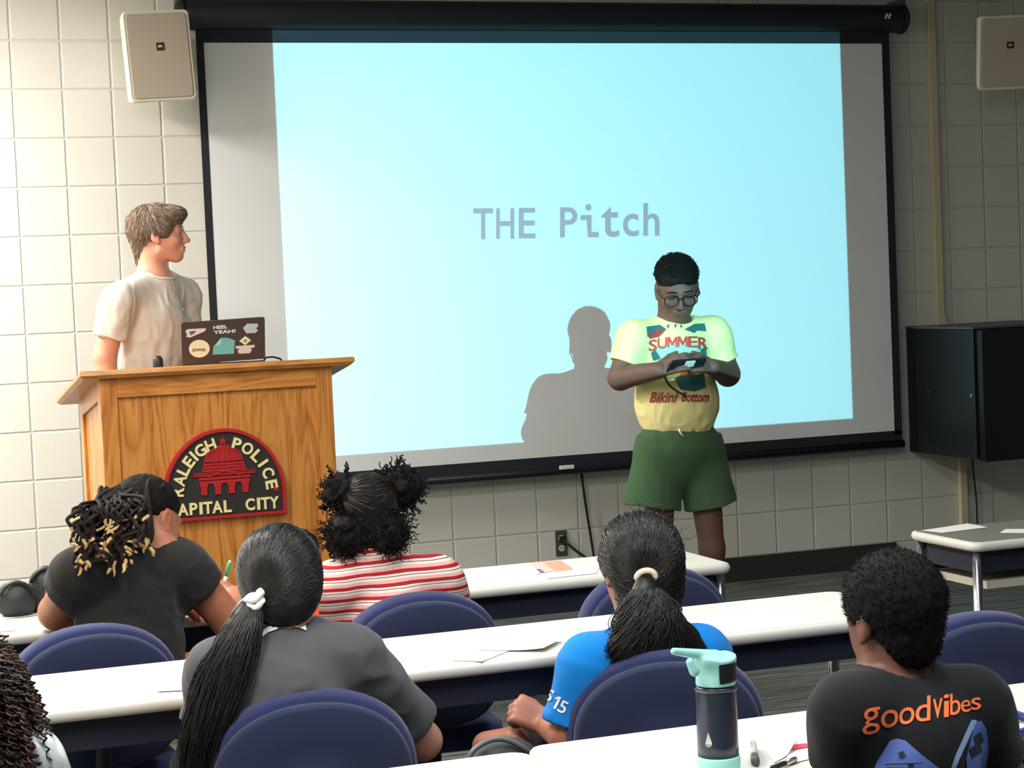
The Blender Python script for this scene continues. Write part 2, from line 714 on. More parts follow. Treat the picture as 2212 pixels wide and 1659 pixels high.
def spl(pts, n):
    """Catmull-Rom through the points"""
    p = np.asarray(pts, float)
    p = np.vstack([2 * p[0] - p[1], p, 2 * p[-1] - p[-2]])
    out = []
    m_ = len(p) - 3
    for i in range(n):
        t = i / (n - 1) * m_
        j = min(int(t), m_ - 1)
        u = t - j
        a, b, c, d = p[j:j + 4]
        out.append(.5 * ((2 * b) + (-a + c) * u + (2 * a - 5 * b + 4 * c - d) * u * u + (-a + 3 * b - 3 * c + d) * u ** 3))
    return np.array(out)


# ------------------------------------------------------------------ the room
BL = 0.2032                          # painted block wall: square 8 inch faces, stack bond
ZJ = 0.516


def block_mat():
    mt = bpy.data.materials.new('painted_block')
    mt.use_nodes = True
    t = mt.node_tree
    b = t.nodes['Principled BSDF']
    b.inputs['Roughness'].default_value = 0.55
    b.inputs['Specular IOR Level'].default_value = 0.3
    tcn = t.nodes.new('ShaderNodeTexCoord')
    sp = t.nodes.new('ShaderNodeSeparateXYZ')
    t.links.new(tcn.outputs['Object'], sp.inputs[0])

    def mth(op, a, b2=None):
        n = t.nodes.new('ShaderNodeMath')
        n.operation = op
        for i, v in enumerate((a, b2)):
            if v is None:
                continue
            if isinstance(v, (int, float)):
                n.inputs[i].default_value = v
            else:
                t.links.new(v, n.inputs[i])
        return n.outputs[0]
    nz = t.nodes.new('ShaderNodeTexNoise')
    nz.inputs['Scale'].default_value = 14
    t.links.new(tcn.outputs['Object'], nz.inputs['Vector'])
    wob = mth('MULTIPLY', mth('SUBTRACT', nz.outputs['Fac'], 0.5), 0.004)
    hx = mth('ADD', mth('ADD', sp.outputs[0], sp.outputs[1]), wob)       # side walls run along y, the others along x
    du = mth('PINGPONG', hx, BL / 2)
    dv = mth('PINGPONG', mth('ADD', mth('SUBTRACT', sp.outputs[2], ZJ), wob), BL / 2)
    d = mth('MINIMUM', du, dv)
    mr = t.nodes.new('ShaderNodeMapRange')
    mr.interpolation_type = 'SMOOTHSTEP'
    mr.inputs['From Min'].default_value = 0.0015
    mr.inputs['From Max'].default_value = 0.0075
    t.links.new(d, mr.inputs['Value'])
    fn = t.nodes.new('ShaderNodeTexNoise')
    fn.inputs['Scale'].default_value = 75
    fn.inputs['Detail'].default_value = 3
    t.links.new(tcn.outputs['Object'], fn.inputs['Vector'])
    hgt = mth('ADD', mr.outputs[0], mth('MULTIPLY', fn.outputs['Fac'], 0.16))
    bp = t.nodes.new('ShaderNodeBump')
    bp.inputs['Strength'].default_value = 0.5
    bp.inputs['Distance'].default_value = 0.006
    t.links.new(hgt, bp.inputs['Height'])
    t.links.new(bp.outputs['Normal'], b.inputs['Normal'])
    mx = t.nodes.new('ShaderNodeMix')
    mx.data_type = 'RGBA'
    mx.inputs[6].default_value = lin((207, 204, 195)) + (1,)
    mx.inputs[7].default_value = lin((217, 214, 205)) + (1,)
    t.links.new(mr.outputs[0], mx.inputs[0])
    t.links.new(mx.outputs[2], b.inputs['Base Color'])
    return mt


def carpet_mat():
    mt = bpy.data.materials.new('carpet')
    mt.use_nodes = True
    t = mt.node_tree
    b = t.nodes['Principled BSDF']
    b.inputs['Roughness'].default_value = 0.95
    b.inputs['Specular IOR Level'].default_value = 0.1
    tcn = t.nodes.new('ShaderNodeTexCoord')
    mp = t.nodes.new('ShaderNodeMapping')
    mp.inputs['Scale'].default_value = (3, 60, 1)
    mp.inputs['Rotation'].default_value = (0, 0, 0.12)
    t.links.new(tcn.outputs['Object'], mp.inputs['Vector'])
    n = t.nodes.new('ShaderNodeTexNoise')
    n.inputs['Scale'].default_value = 1.0
    n.inputs['Detail'].default_value = 4
    t.links.new(mp.outputs[0], n.inputs['Vector'])
    cr = t.nodes.new('ShaderNodeValToRGB')
    e = cr.color_ramp.elements
    e[0].position, e[0].color = 0.38, lin((72, 75, 73)) + (1,)
    e[1].position, e[1].color = 0.66, lin((124, 127, 120)) + (1,)
    t.links.new(n.outputs['Fac'], cr.inputs['Fac'])
    t.links.new(cr.outputs['Color'], b.inputs['Base Color'])
    bp = t.nodes.new('ShaderNodeBump')
    bp.inputs['Strength'].default_value = 0.5
    bp.inputs['Distance'].default_value = 0.004
    n2 = t.nodes.new('ShaderNodeTexNoise')
    n2.inputs['Scale'].default_value = 260
    t.links.new(tcn.outputs['Object'], n2.inputs['Vector'])
    t.links.new(n2.outputs['Fac'], bp.inputs['Height'])
    t.links.new(bp.outputs['Normal'], b.inputs['Normal'])
    return mt


BLOCK = block_mat()
X0, X1, Y0, Y1 = -2.4, 6.2, -10.6, 0.0
MB().box((X0 - .2, Y1, 0), (X1 + .2, Y1 + .2, CEIL + .1)).build('wall_front', BLOCK, kind='structure')
PAINT = mat('grey_paint', (150, 152, 150), 0.7)
MB().box((X0 - .2, Y0 - .2, 0), (X1 + .2, Y0, CEIL + .1)).build('wall_back', PAINT, kind='structure')
MB().box((X0 - .2, Y0, 0), (X0, Y1, CEIL + .1)).build('wall_left', BLOCK, kind='structure')
MB().box((X1, Y0, 0), (X1 + .2, Y1, CEIL + .1)).build('wall_right', PAINT, kind='structure')
MB().box((X0 - .2, Y0 - .2, -.1), (X1 + .2, Y1 + .2, 0)).build('floor', carpet_mat(), kind='structure')
MB().box((X0 - .2, Y0 - .2, CEIL), (X1 + .2, Y1 + .2, CEIL + .1)).build('ceiling', mat('ceiling_tile', (150, 148, 142), 0.9, bump=(90, .4, .003)), kind='structure')
VINYL = mat('dark_vinyl', (52, 52, 50), 0.5)
MB().box((X0, -.014, 0), (4.10, 0, .112)).box((X0, -.03, 0), (4.10, -.014, .016)).build('baseboard_front', VINYL, kind='structure')

BLACK = mat('black_fabric', (34, 38, 44), 0.75)
DARKCASE = mat('charcoal_case', (30, 35, 42), 0.5)
WHITE = mat('white_plastic', (236, 234, 228), 0.45)
CHROME = mat('chrome', (205, 208, 210), 0.18, 1.0)
RUBBER = mat('black_rubber', (22, 22, 23), 0.6)
GREYMETAL = mat('grey_metal', (120, 120, 118), 0.4, 0.8)

# ceiling fittings that carry the lamps
for i, (lx, ly, wt, lc) in enumerate(LAMPS):
    pl = ['over the lectern corner', 'over the left end of the front tables', 'over the right end of the front tables', 'over the left side behind the pupils', 'over the right side behind the pupils'][i]
    t = empty('ceiling_light', (lx, ly, CEIL - .02), 'square edged fluorescent ceiling light ' + pl, 'light', 'fluorescent ceiling lights')
    mb = MB()
    for a, b in (((-.3, -.6), (.3, -.57)), ((-.3, .57), (.3, .6)), ((-.3, -.57), (-.27, .57)), ((.27, -.57), (.3, .57))):
        mb.box((lx + a[0], ly + a[1], CEIL - .024), (lx + b[0], ly + b[1], CEIL))
    mb.build('frame', WHITE, t)
    df = bpy.data.materials.get('lit_diffuser') or mat('lit_diffuser', (255, 250, 240), 0.6)
    df.node_tree.nodes['Principled BSDF'].inputs['Emission Color'].default_value = (1, .96, .9, 1)
    df.node_tree.nodes['Principled BSDF'].inputs['Emission Strength'].default_value = 2.0
    MB().box((lx - .27, ly - .57, CEIL - .012), (lx + .27, ly + .57, CEIL - .004)).build('diffuser', df, t)

# ------------------------------------------------------------------ projection screen
YS = -0.10
scr = empty('projection_screen', (2.49, YS, .62), 'wide black framed projection screen pulled down on the front wall, showing a pale blue slide', 'projection screen')
SURF = mat('screen_cloth', (232, 234, 235), 0.85, spec=.1)
sx0, sx1 = W(440, 95, YS)[0], W(1918, 500, YS)[0]
zt, zb = W(1000, 93, YS)[2], W(1275, 980, YS)[2]
MB().box((sx0, YS, zb), (sx1, YS + .004, zt)).build('projection_surface', SURF, scr)
bl_, br_ = W(424, 95, YS)[0], W(1934, 500, YS)[0]
mb = MB()
mb.box((bl_, YS - .001, zb - .02), (sx0, YS + .006, zt)).box((sx1, YS - .001, zb - .02), (br_, YS + .006, zt))
mb.box((bl_, YS - .001, zt), (br_, YS + .006, W(1000, 30, YS)[2])).box((bl_, YS - .001, zb - .05), (br_, YS + .006, zb))
mb.build('border', BLACK, scr)
mb = MB()
mb.tube([(bl_ - .005, YS + .002, zb - .066), (br_ + .005, YS + .002, zb - .066)], .021, 16)
mb.build('bottom_bar', mat('satin_black', (26, 30, 36), 0.35), scr, smooth=True)
hx0, hx1 = W(396, 30, YS)[0], W(1944, 35, YS)[0]
hz = W(1200, 36, YS)[2]
mb = MB().lathe([(.066, 0), (.066, hx1 - hx0)], (hx0, YS + .006, hz), 28, axis='x')
mb.build('housing', DARKCASE, scr, smooth=True, bevel=.003)
for xe, s in ((hx0, -1), (hx1, 1)):
    MB().lathe([(.070, 0), (.072, .012 * s), (.05, .03 * s)][::s], (xe, YS + .006, hz), 28, axis='x').build('end_cap', RUBBER, scr, smooth=True)
MB().box((hx0 - .02, YS - .02, hz + .03), (hx0 + .01, -.002, hz + .09)).build('wall_bracket', GREYMETAL, scr)
MB().box((hx1 - .01, YS - .02, hz + .03), (hx1 + .02, -.002, hz + .09)).build('wall_bracket', GREYMETAL, scr)
p = W(1915, 35, YS - .066)
mb = MB()
for dx in (-.012, .006):
    mb.prism([(dx, -.012), (dx + .01, -.012), (dx + .02, .012), (dx + .01, .012)], (p[0], p[1], p[2]), (1, 0, 0), (0, 0, 1), (0, -1, 0), 0, .003)
mb.build('maker_logo', WHITE, scr)
a, b = W(1208, 1006, YS - .02), W(1239, 1012, YS - .02)
MB().box((a[0], YS - .03, b[2]), (b[0], YS - .018, a[2])).build('pull_tab', WHITE, scr, bevel=.002)
# slide lettering: the letters' dimmer projected light put into a grey colour
SLT = mat('slide_lettering', (186, 166, 176), 0.9, spec=0)
mb = MB()


def px_text(mb, s, box, y, th, bold=0.0, shear=0.0, drop=0.0):
    x0, y0, x1, y1 = box
    v, f = text_fit(s, x1 - x0, y1 - y0, bold, shear)
    pts = [W(x0 + q[0], y1 - q[1] - drop * q[0], y) for q in v]
    v2 = np.array([(q[0], q[2]) for q in pts])
    solid(mb, v2, f, (0, y, 0), (1, 0, 0), (0, 0, 1), (0, -1, 0), 0, th)


def cpx(x0, y0, x1, y1):
    return (960 + x0 / 4.254, 400 + y0 / 4.254, 960 + x1 / 4.254, 400 + y1 / 4.254)


for ch, bx in (('T', (265, 213, 445, 497)), ('H', (475, 212, 640, 493)), ('E', (683, 208, 835, 488)), ('P', (1062, 203, 1220, 481)),
               ('t', (1440, 197, 1605, 477)), ('c', (1640, 262, 1785, 470)), ('h', (1828, 165, 1975, 465))):
    if ch == 'P':
        mb.build('slide_text', SLT, scr)
        mb = MB()
    px_text(mb, ch, cpx(*bx), YS - .001, .0008, bold=0.012)


def px_poly(mb, pts, y, th, mi=0):
    q = [W(*p, y) for p in pts]
    mb.prism([(a[0], a[2]) for a in q], (0, y, 0), (1, 0, 0), (0, 0, 1), (0, -1, 0), 0, th, mi)


px_poly(mb, [(960 + x / 4.254, 400 + y / 4.254) for x, y in ((1250, 275), (1350, 275), (1350, 430), (1415, 430), (1415, 477), (1318, 477), (1307, 320), (1250, 320))], YS - .001, .0008)
x0, y0, x1, y1 = cpx(1295, 172, 1350, 234)
px_poly(mb, arc_pts((x0 + x1) / 2, (y0 + y1) / 2, (x1 - x0) / 2, (y1 - y0) / 2, 0, 2 * math.pi * 23 / 24, 23), YS - .001, .0008)
mb.build('slide_text', SLT, scr)

# ------------------------------------------------------------------ wall speakers
SPK = mat('beige_enclosure', (226, 220, 200), 0.55)
GRL = mat('speaker_grille', (176, 164, 146), 0.7, bump=(900, .5, .001))


def wall_speaker(label, o, ux, uy, un, w_, h_, dep, arm):
    """o: lower left corner of the front; un: outward normal"""
    t = empty('wall_speaker', tuple(o + ux * w_ / 2 - un * dep), label, 'speaker', 'wall speakers beside the screen')
    fr = lambda ins, d: [o + ux * x + uy * y + un * d for x, y in rrect(ins, ins, w_ - ins, h_ - ins, .018 - ins * .3)]
    mb = MB().loft([fr(.03, -dep), fr(.008, -dep * .55), fr(0, -.03), fr(0, -.006), fr(.006, 0), fr(.012, -.003)])
    mb.build('enclosure', SPK, t, smooth=False)
    MB().loft([fr(.0125, -.004), fr(.0125, .001), fr(.016, .003)]).build('grille', GRL, t)
    bx, by = w_ * .52, h_ * .60
    mb = MB().prism(rrect(bx - .016, by - .016, bx + .016, by + .016, .002), o, ux, uy, un, .003, .005)
    g = mb.build('badge', mat('badge_maroon', (70, 28, 30), 0.4), t)
    v, f = text_fit('JBL', .02, .011, 0.02)
    mb = MB()
    solid(mb, v + np.array([bx - .010, by - .0055]), f, o, ux, uy, un, .005, .0062)
    mb.build('badge_lettering', WHITE, g)
    c = o + ux * w_ / 2 + uy * h_ * .55 - un * (dep - .02)
    MB().tube([c, arm], .016, 10).box((arm[0] - .04, -.012, arm[2] - .06), (arm[0] + .04, 0, arm[2] + .06)).build('bracket', GREYMETAL, t, smooth=False)
    return t


q = [W(*k, -.33) for k in ((283, 222), (427, 214), (262, 25))]
ux, uy = q[1] - q[0], q[2] - q[0]
un = unit(np.cross(unit(ux), unit(uy)))
wall_speaker('beige wall speaker at the upper left, overlapping the screen corner', q[0], unit(ux), unit(uy), un, np.linalg.norm(ux), np.linalg.norm(uy), .2, W(345, 110, 0.0))
o = W(2113, 196, -.40)
un = unit((-.40, -1, -.24))
ux = unit(np.cross((0, 0, 1), -un)) * 1.0
ux = ux if ux[0] > 0 else -ux
uy = unit(np.cross(ux, -un))
uy = uy if uy[2] > 0 else -uy
wall_speaker('dim beige wall speaker at the upper right, tilted down beside the raceway', o, ux, uy, un, .28, .345, .17, W(2215, 100, 0.0))

# ------------------------------------------------------------------ raceways, cabinet, outlet, cables
RACE = mat('cream_raceway', (214, 200, 168), 0.5)
pa, pb = W(2003, -40, 0), W(2027, 690, 0)
mb = MB().box((pa[0] - .021, -.03, W(2027, 706, 0)[2]), (pa[0] + .021, 0, CEIL))
zb_ = W(2030, 704, 0)[2]
mb.prism([(0.021, .06), (.021, 0), (.062, 0), (.035, .02)], (pa[0], -.03, zb_), (1, 0, 0), (0, 0, 1), (0, 1, 0), 0, .03)
mb.build('cable_raceway', RACE, label='cream cable raceway running down the wall right of the screen', cat='raceway', group='cream cable raceways', bevel=.004)
pc = W(2076, 1060, 0)
MB().box((pc[0] - .021, -.03, .02), (pc[0] + .021, 0, W(2070, 985, 0)[2])).build('cable_raceway', RACE, label='short cream cable raceway under the black wall cabinet', cat='raceway', group='cream cable raceways', bevel=.004)

cab_x = W(1963, 842, -.01)[0]
pf = Wx(2116, 850, cab_x)
cyf = pf[1]
cz1, cz0 = Wx(2116, 712, cab_x)[2], Wx(2116, 994, cab_x)[2]
cab = empty('equipment_cabinet', (cab_x + .3, cyf / 2, cz0), 'black wall mounted equipment cabinet at the right of the screen', 'cabinet')
CABM = mat('black_steel', (25, 31, 34), 0.42)
MB().box((cab_x, cyf + .04, cz0), (cab_x + .62, 0, cz1)).build('body', CABM, cab, bevel=.004)
MB().box((cab_x + .012, cyf - .012, cz0 - .008), (cab_x + .62, cyf + .03, cz1 - .004)).build('door', mat('black_door', (18, 21, 24), 0.35), cab, bevel=.003)
MB().box((cab_x - .004, cyf + .03, cz1), (cab_x + .62, 0, cz1 + .012)).build('lid', mat('dark_grey_lid', (84, 84, 80), 0.5), cab, bevel=.003)
for q in ((2004, 847), (2099, 854)):
    p = Wx(*q, cab_x)
    MB().lathe([(.009, -.004), (.009, .002)], (cab_x, p[1], p[2]), 12, axis='x').build('lock', CHROME, cab, smooth=False)
MB().tube([W(2100, 985, -.05), W(2104, 1030, -.03), W(2109, 1080, -.03), W(2112, 1150, -.03), W(2116, 1215, -.02)], .004, 8).build(
    'hanging_cable', RUBBER, label='thin black cord hanging below the wall cabinet', cat='cable', smooth=True)

p0, p1 = W(1198, 1147, 0), W(1225, 1199, 0)
ot = empty('wall_outlet', ((p0[0] + p1[0]) / 2, 0, p1[2]), 'grey metal wall outlet low on the front wall', 'outlet')
MB().box((p0[0], -.008, p1[2]), (p1[0], 0, p0[2])).build('cover_plate', GREYMETAL, ot, bevel=.002)
cx_ = (p0[0] + p1[0]) / 2
for dz in (.3, .7):
    zc = p1[2] + (p0[2] - p1[2]) * dz
    mb = MB().lathe([(.015, -.002), (.015, 0)], (cx_, -.008, zc), 20, axis='y')
    r = mb.build('socket', mat('ivory_socket', (206, 200, 184), 0.5), ot)
    MB().box((cx_ - .007, -.0108, zc - .004), (cx_ - .005, -.0099, zc + .006)).box((cx_ + .005, -.0108, zc - .004), (cx_ + .007, -.0099, zc + .006)).build('slot', RUBBER, r)
zc = p1[2] + (p0[2] - p1[2]) * .7
mb = MB().box((cx_ - .012, -.036, zc - .012), (cx_ + .014, -.0105, zc + .01))
mb.tube([(cx_, -.034, zc - .002), W(1228, 1176, -.05), W(1245, 1190, -.06), W(1264, 1204, -.07), W(1285, 1222, -.10), W(1300, 1260, -.1)], .006, 8)
mb.build('power_plug', RUBBER, label='black power plug and cord in the grey wall outlet', cat='plug', smooth=False)
mb = MB().tube([W(1256, 1022, -.05), W(1262, 1070, -.03), W(1268, 1110, -.03), W(1277, 1165, -.03), W(1283, 1205, -.03), W(1292, 1260, -.04)], .0055, 8)
mb.build('hanging_cable', RUBBER, label='black cable hanging down the wall below the screen bottom bar', cat='cable', smooth=True)

# ------------------------------------------------------------------ lectern
WV, WH = wood('oak_upright_grain', 2), wood('oak_level_grain', 0)
YF = -1.97
lx0, lx1 = W(216, 850, YF)[0], W(719, 850, YF)[0]
yb = -1.47
lect = empty('lectern', ((lx0 + lx1) / 2, (YF + yb) / 2, 0), 'honey oak lectern with a slanted top and a half round police sign', 'lectern')
bx0, bx1 = W(172, 797, -2.0)[0], W(766, 770, -2.0)[0]
bz = W(470, 786, -2.0)[2]
SL = .172
zt_ = lambda y: bz - .026 - (y + 2.0) * SL
fz1 = zt_(YF)
# front: frame members and a recessed panel
sw = .055
for xa in (lx0, lx1 - sw):
    MB().box((xa, YF, 0), (xa + sw, YF + .022, fz1)).build('stile', WV, lect, bevel=.002)
for za, zc in ((fz1 - .062, fz1), (0.0, .10)):
    MB().box((lx0 + sw, YF, za), (lx1 - sw, YF + .022, zc)).build('rail', WH, lect, bevel=.002)
MB().box((lx0 + sw - .005, YF + .012, .09), (lx1 - sw + .005, YF + .024, fz1 - .055)).build('front_panel', WV, lect)
for xs, s in ((lx0, 1), (lx1, -1)):
    o = (xs, 0, 0)
    mb = MB()
    a_, b_ = (xs, xs + .02 * s) if s > 0 else (xs - .02, xs)
    mb.prism([(YF + .022, 0), (yb, 0), (yb, zt_(yb)), (YF + .022, zt_(YF + .022))], (0, 0, 0), (0, 1, 0), (0, 0, 1), (1, 0, 0), a_ + (.010 if s > 0 else 0), b_ - (0 if s > 0 else .010))
    sp_ = mb.build('side_panel', WV, lect)
    fx = a_ if s > 0 else b_ - .011
    mb = MB()
    for ya, yc in ((YF + .0225, YF + .06), (yb - .06, yb)):
        mb.prism([(ya, 0), (yc, 0), (yc, zt_(yc)), (ya, zt_(ya))], (0, 0, 0), (0, 1, 0), (0, 0, 1), (1, 0, 0), fx, fx + .011)
    mb.prism([(YF + .06, zt_(YF + .06) - .06), (yb - .06, zt_(yb - .06) - .06), (yb - .06, zt_(yb - .06)), (YF + .06, zt_(YF + .06))], (0, 0, 0), (0, 1, 0), (0, 0, 1), (1, 0, 0), fx, fx + .011)
    mb.build('side_frame', WV, sp_)
MB().box((lx0 + .02, YF + .03, .62), (lx1 - .02, yb - .02, .64)).build('shelf', WH, lect)
# slanted top
ud = unit((0, 1, -SL))
un = unit((0, SL, 1))
tl = .66
mb = MB()
o = np.array([0, -2.0, bz])
ring = lambda i, d: [o + V3(1, 0, 0) * x + ud * y + un * d for x, y in rrect(bx0 + i, i, bx1 - i, tl - i, .004, 2)]
mb.loft([ring(.012, -.026), ring(0, -.016), ring(0, -.004), ring(.004, 0)])
mb.build('slanted_top', WH, lect, smooth=False)
# the sign on its front
ys = YF + .012
eb = W(621, 1109, ys - .02)
et = W(489, 925, ys - .02)
ea = W(355, 1117, ys - .02)
ecx, ew = (eb[0] + ea[0]) / 2, (eb[0] - ea[0]) / 2
ez0, eh = eb[2], et[2] - eb[2]
est = .075


def dome(i):
    return [(-ew + i, i * .9), (ew - i, i * .9)] + arc_pts(0, est, ew - i, eh - est - i, 0, math.pi, 40)


EO = np.array([ecx, ys, ez0])
UX, UZ, UN = V3(1, 0, 0), V3(0, 0, 1), V3(0, -1, 0)
sg = empty('sign', tuple(EO), 'half round black and red carved sign on the lectern front, reading RALEIGH POLICE CAPITAL CITY', 'sign')
RED = mat('sign_red', (178, 34, 38), 0.45)
CREAM = mat('sign_cream', (240, 222, 158), 0.5)
SBLK = mat('sign_black', (42, 38, 36), 0.6, bump=(60, .3, .002))
MB().prism(dome(0), EO, UX, UZ, UN, 0, .014).build('backboard', RED, sg, bevel=.002)
mb = MB()
r0, r1 = dome(0), dome(.013)
mb.loft([[EO + UX * x + UZ * y + UN * .014 for x, y in r0], [EO + UX * x + UZ * y + UN * .024 for x, y in dome(.003)], [EO + UX * x + UZ * y + UN * .024 for x, y in dome(.011)], [EO + UX * x + UZ * y + UN * .0145 for x, y in r1]], cap=False)
mb.build('rim', RED, sg)
MB().prism(dome(.0135), EO, UX, UZ, UN, .014, .0155).build('field', SBLK, sg)
mb = MB()
# pixel boxes measured on the sign: bottom line
sgx = lambda u: ecx + (u - 1105) / 1000.0 * (2 * ew) / 1.96
word = lambda s, h: text_fit(s, 1, h, .025)
lh = .040
for ch, xc, wd in zip('CAPITAL', (-.178, -.1455, -.1105, -.0855, -.062, -.0295, .0055), (.030, .034, .026, .010, .031, .034, .026)):
    v, f = text_fit(ch, wd, lh, .028)
    solid(mb, v + np.array([xc * ew / .21 - wd / 2, .020]), f, EO, UX, UZ, UN, .0155, .021)
mb.build('lettering', CREAM, sg)
mb = MB()
for ch, xc, wd in zip('CITY', (.083, .112, .135, .166), (.031, .010, .030, .032)):
    v, f = text_fit(ch, wd, lh, .028)
    solid(mb, v + np.array([xc * ew / .21 - wd / 2, .020]), f, EO, UX, UZ, UN, .0155, .021)

mb.build('lettering', CREAM, sg)
mb = MB()


def on_arc(ch, deg, wd, h=.040):
    a = math.radians(deg)
    ra, rb_ = ew - .047, eh - est - .047
    c = np.array([ra * math.cos(a), est + rb_ * math.sin(a)])
    nx = unit(np.array([math.cos(a) / ra, math.sin(a) / rb_]))
    tx = np.array([nx[1], -nx[0]])
    v, f = text_fit(ch, wd, h, .028)
    v = v - np.array([wd / 2, h / 2])
    solid(mb, v[:, :1] * tx + v[:, 1:] * nx + c, f, EO, UX, UZ, UN, .0155, .021)


for ch, d, wd in zip('RALEIGH', (172, 159.5, 148, 137, 128.3, 118.5, 105), (.030, .034, .028, .027, .009, .036, .034)):
    on_arc(ch, d, wd)
mb.build('lettering', CREAM, sg)
mb = MB()
for ch, d, wd in zip('POLICE', (73, 59, 45, 34, 22, 8.5), (.029, .037, .028, .009, .032, .028)):
    on_arc(ch, d, wd)
mb.build('lettering', CREAM, sg)
for sx_, sy_ in ((0.0, eh - .042), (-ew + .034, .088), (ew - .034, .088)):
    MB().prism(star(sx_, sy_, .016), EO, UX, UZ, UN, .0155, .019).build('star', RED, sg)
# the red domed building
mb = MB()
k = .001
zoff = .082
bar = lambda x0, x1, z0, z1, d=.021: mb.prism([(x0, z0 + zoff), (x1, z0 + zoff), (x1, z1 + zoff), (x0, z1 + zoff)], EO, UX, UZ, UN, .0155, d)
for xc in (-.070, -.024, .022, .068):
    bar(xc - .010, xc + .010, 0, .034)
    bar(xc - .013, xc + .013, .026, .036, .022)
bar(-.084, .084, .036, .046)
bar(-.086, .086, .049, .058)
bar(-.104, .104, .062, .068)
bar(-.104, .104, .070, .074)
mb.prism([(-.06, .058 + zoff), (-.05, .058 + zoff), (0, .075 + zoff), (.05, .058 + zoff), (.06, .058 + zoff), (0, .083 + zoff)], EO, UX, UZ, UN, .0155, .024)
for i in range(3):
    bar(-.074 + .003 * i, .074 - .003 * i, .076 + .010 * i, .084 + .010 * i)
mb.prism([(-.066, .107 + zoff), (.066, .107 + zoff)] + [(x, y + zoff) for x, y in arc_pts(0, .107, .066, .050, 0, math.pi, 24)][1:-1], EO, UX, UZ, UN, .0155, .020)
for i in range(9):
    a0 = math.radians(14 + i * 19)
    mb.tube([EO + UX * (.062 * math.cos(a0) * q) + UZ * (zoff + .107 + (.048 * math.sin(a0)) * (q ** .8)) + UN * .021 for q in (.35, .7, 1.0)] if False else
            [EO + UX * (.066 * math.cos(a0)) + UZ * (zoff + .109) + UN * .020, EO + UX * (.05 * math.cos(a0)) + UZ * (zoff + .107 + .034) + UN * .021, EO + UX * (.020 * math.cos(a0)) + UZ * (zoff + .153) + UN * .0205], .0022, 6)
bar(-.020, .020, .153, .161)
mb.build('domed_building', RED, sg)

# ------------------------------------------------------------------ laptop, microphone, cable on the lectern
lap_y = -1.93
lt = [W(386, 697, lap_y + .02), W(566, 687, lap_y + .02), W(379, 792, lap_y + .0)]
zsurf = lambda y: bz - (y + 2.0) * SL
lap = empty('laptop', (float((lt[0][0] + lt[1][0]) / 2), -1.83, float(zsurf(-1.83))), 'dark brown laptop with stickers on its lid, open on the lectern', 'laptop')
lw = lt[1][0] - lt[0][0]
o = V3(lt[0][0], lap_y + .0, zsurf(lap_y) + .012)
ux = unit(V3(lw, 0, lt[1][2] - lt[0][2] + .004))
uv_ = unit(V3(0.0, -.16, 1.0))
un = unit(np.cross(ux, uv_))
lh_ = (lt[0][2] - o[2]) / uv_[2]
LID = mat('laptop_shell', (88, 70, 62), 0.4, 0.3)
MB().prism(rrect(0, 0, lw, lh_, .008), o, ux, uv_, un, -.006, 0).build('lid', LID, lap, bevel=.001)
mb = MB()
mb.prism(rrect(0, .0, lw, .22, .008), V3(lt[0][0], lap_y + .0, zsurf(lap_y) + .006), V3(1, 0, 0), ud, unit((0, SL, 1)), -.006, .008)
mb.build('keyboard_base', mat('laptop_dark', (40, 38, 38), 0.5), lap)
MB().prism(rrect(.008, .01, lw - .008, lh_ - .008, .004), o, ux, uv_, un, -.0075, -.006).build('display', mat('display_glow', (120, 130, 140), 0.2), lap)


def stick(name, shapes, mats_, label=None):
    """shapes in lid pixels of the close-up (2212 wide crop of 250 px)"""
    mb = MB()
    for mi, poly, d in shapes:
        P = []
        for x, y in poly:
            u = (x - 130) / (1735 - 130) * lw
            v = lh_ * (1 - (y - 130 + (x - 130) * .045) / 800.0)
            P.append((u, v))
        mb.prism(P, o, ux, uv_, un, .0 + d, .0006 + d, mi)
    return mb.build(name, mats_, lap, label=label)


CR2, GRY2, TEAL, OLV, PINK2 = mat('sticker_cream', (244, 226, 190), .5), mat('sticker_grey', (196, 200, 204), .5), mat('sticker_teal', (124, 186, 178), .5), mat('sticker_olive', (160, 148, 84), .5), mat('sticker_blush', (232, 208, 196), .5)
stick('pennant_sticker', [(0, [(205, 290), (250, 255), (590, 245), (600, 275), (560, 310), (290, 415), (215, 395), (240, 360)], 0), (1, [(280, 300), (400, 285), (385, 330), (300, 370)], .0006)], [PINK2, mat('sticker_brown', (120, 92, 78), .5)], 'cream pennant shaped sticker')
mb = MB()
for s, y0, x0, x1 in (('HEEL', 268, 740, 1010), ('YEAH!', 360, 740, 1165)):
    v, f = text_fit(s, (x1 - x0) / 1605 * lw, .0115, .03)
    solid(mb, v + np.array([(x0 - 130) / 1605 * lw, lh_ * (1 - (y0 + 2 - 130 + (x0 - 130) * .045) / 800.0)]), f, o, ux, uv_, un, 0, .0007)
mb.build('lettering_sticker', WHITE, lap)
stick('grey_sticker', [(0, [(1310, 260), (1390, 180), (1590, 180), (1605, 235), (1560, 270), (1600, 315), (1540, 362), (1370, 362)], 0)], [GRY2], 'pale grey cut out sticker')
stick('round_sticker', [(0, arc_pts(465, 628, 198, 168, 0, 2 * math.pi * 31 / 32, 31), 0), (1, [(330, 625), (580, 625), (580, 690), (520, 670), (400, 670), (330, 690)], .0006)], [CR2, OLV], 'round cream sticker')
stick('teal_sticker', [(0, [(720, 750), (735, 600), (880, 435), (1000, 435), (1150, 490), (1125, 745)], 0), (1, [(765, 590), (880, 445), (885, 530), (840, 575)], .0006)], [TEAL, mat('sticker_teal_fold', (170, 222, 214), .5)], 'teal folded sheet sticker')
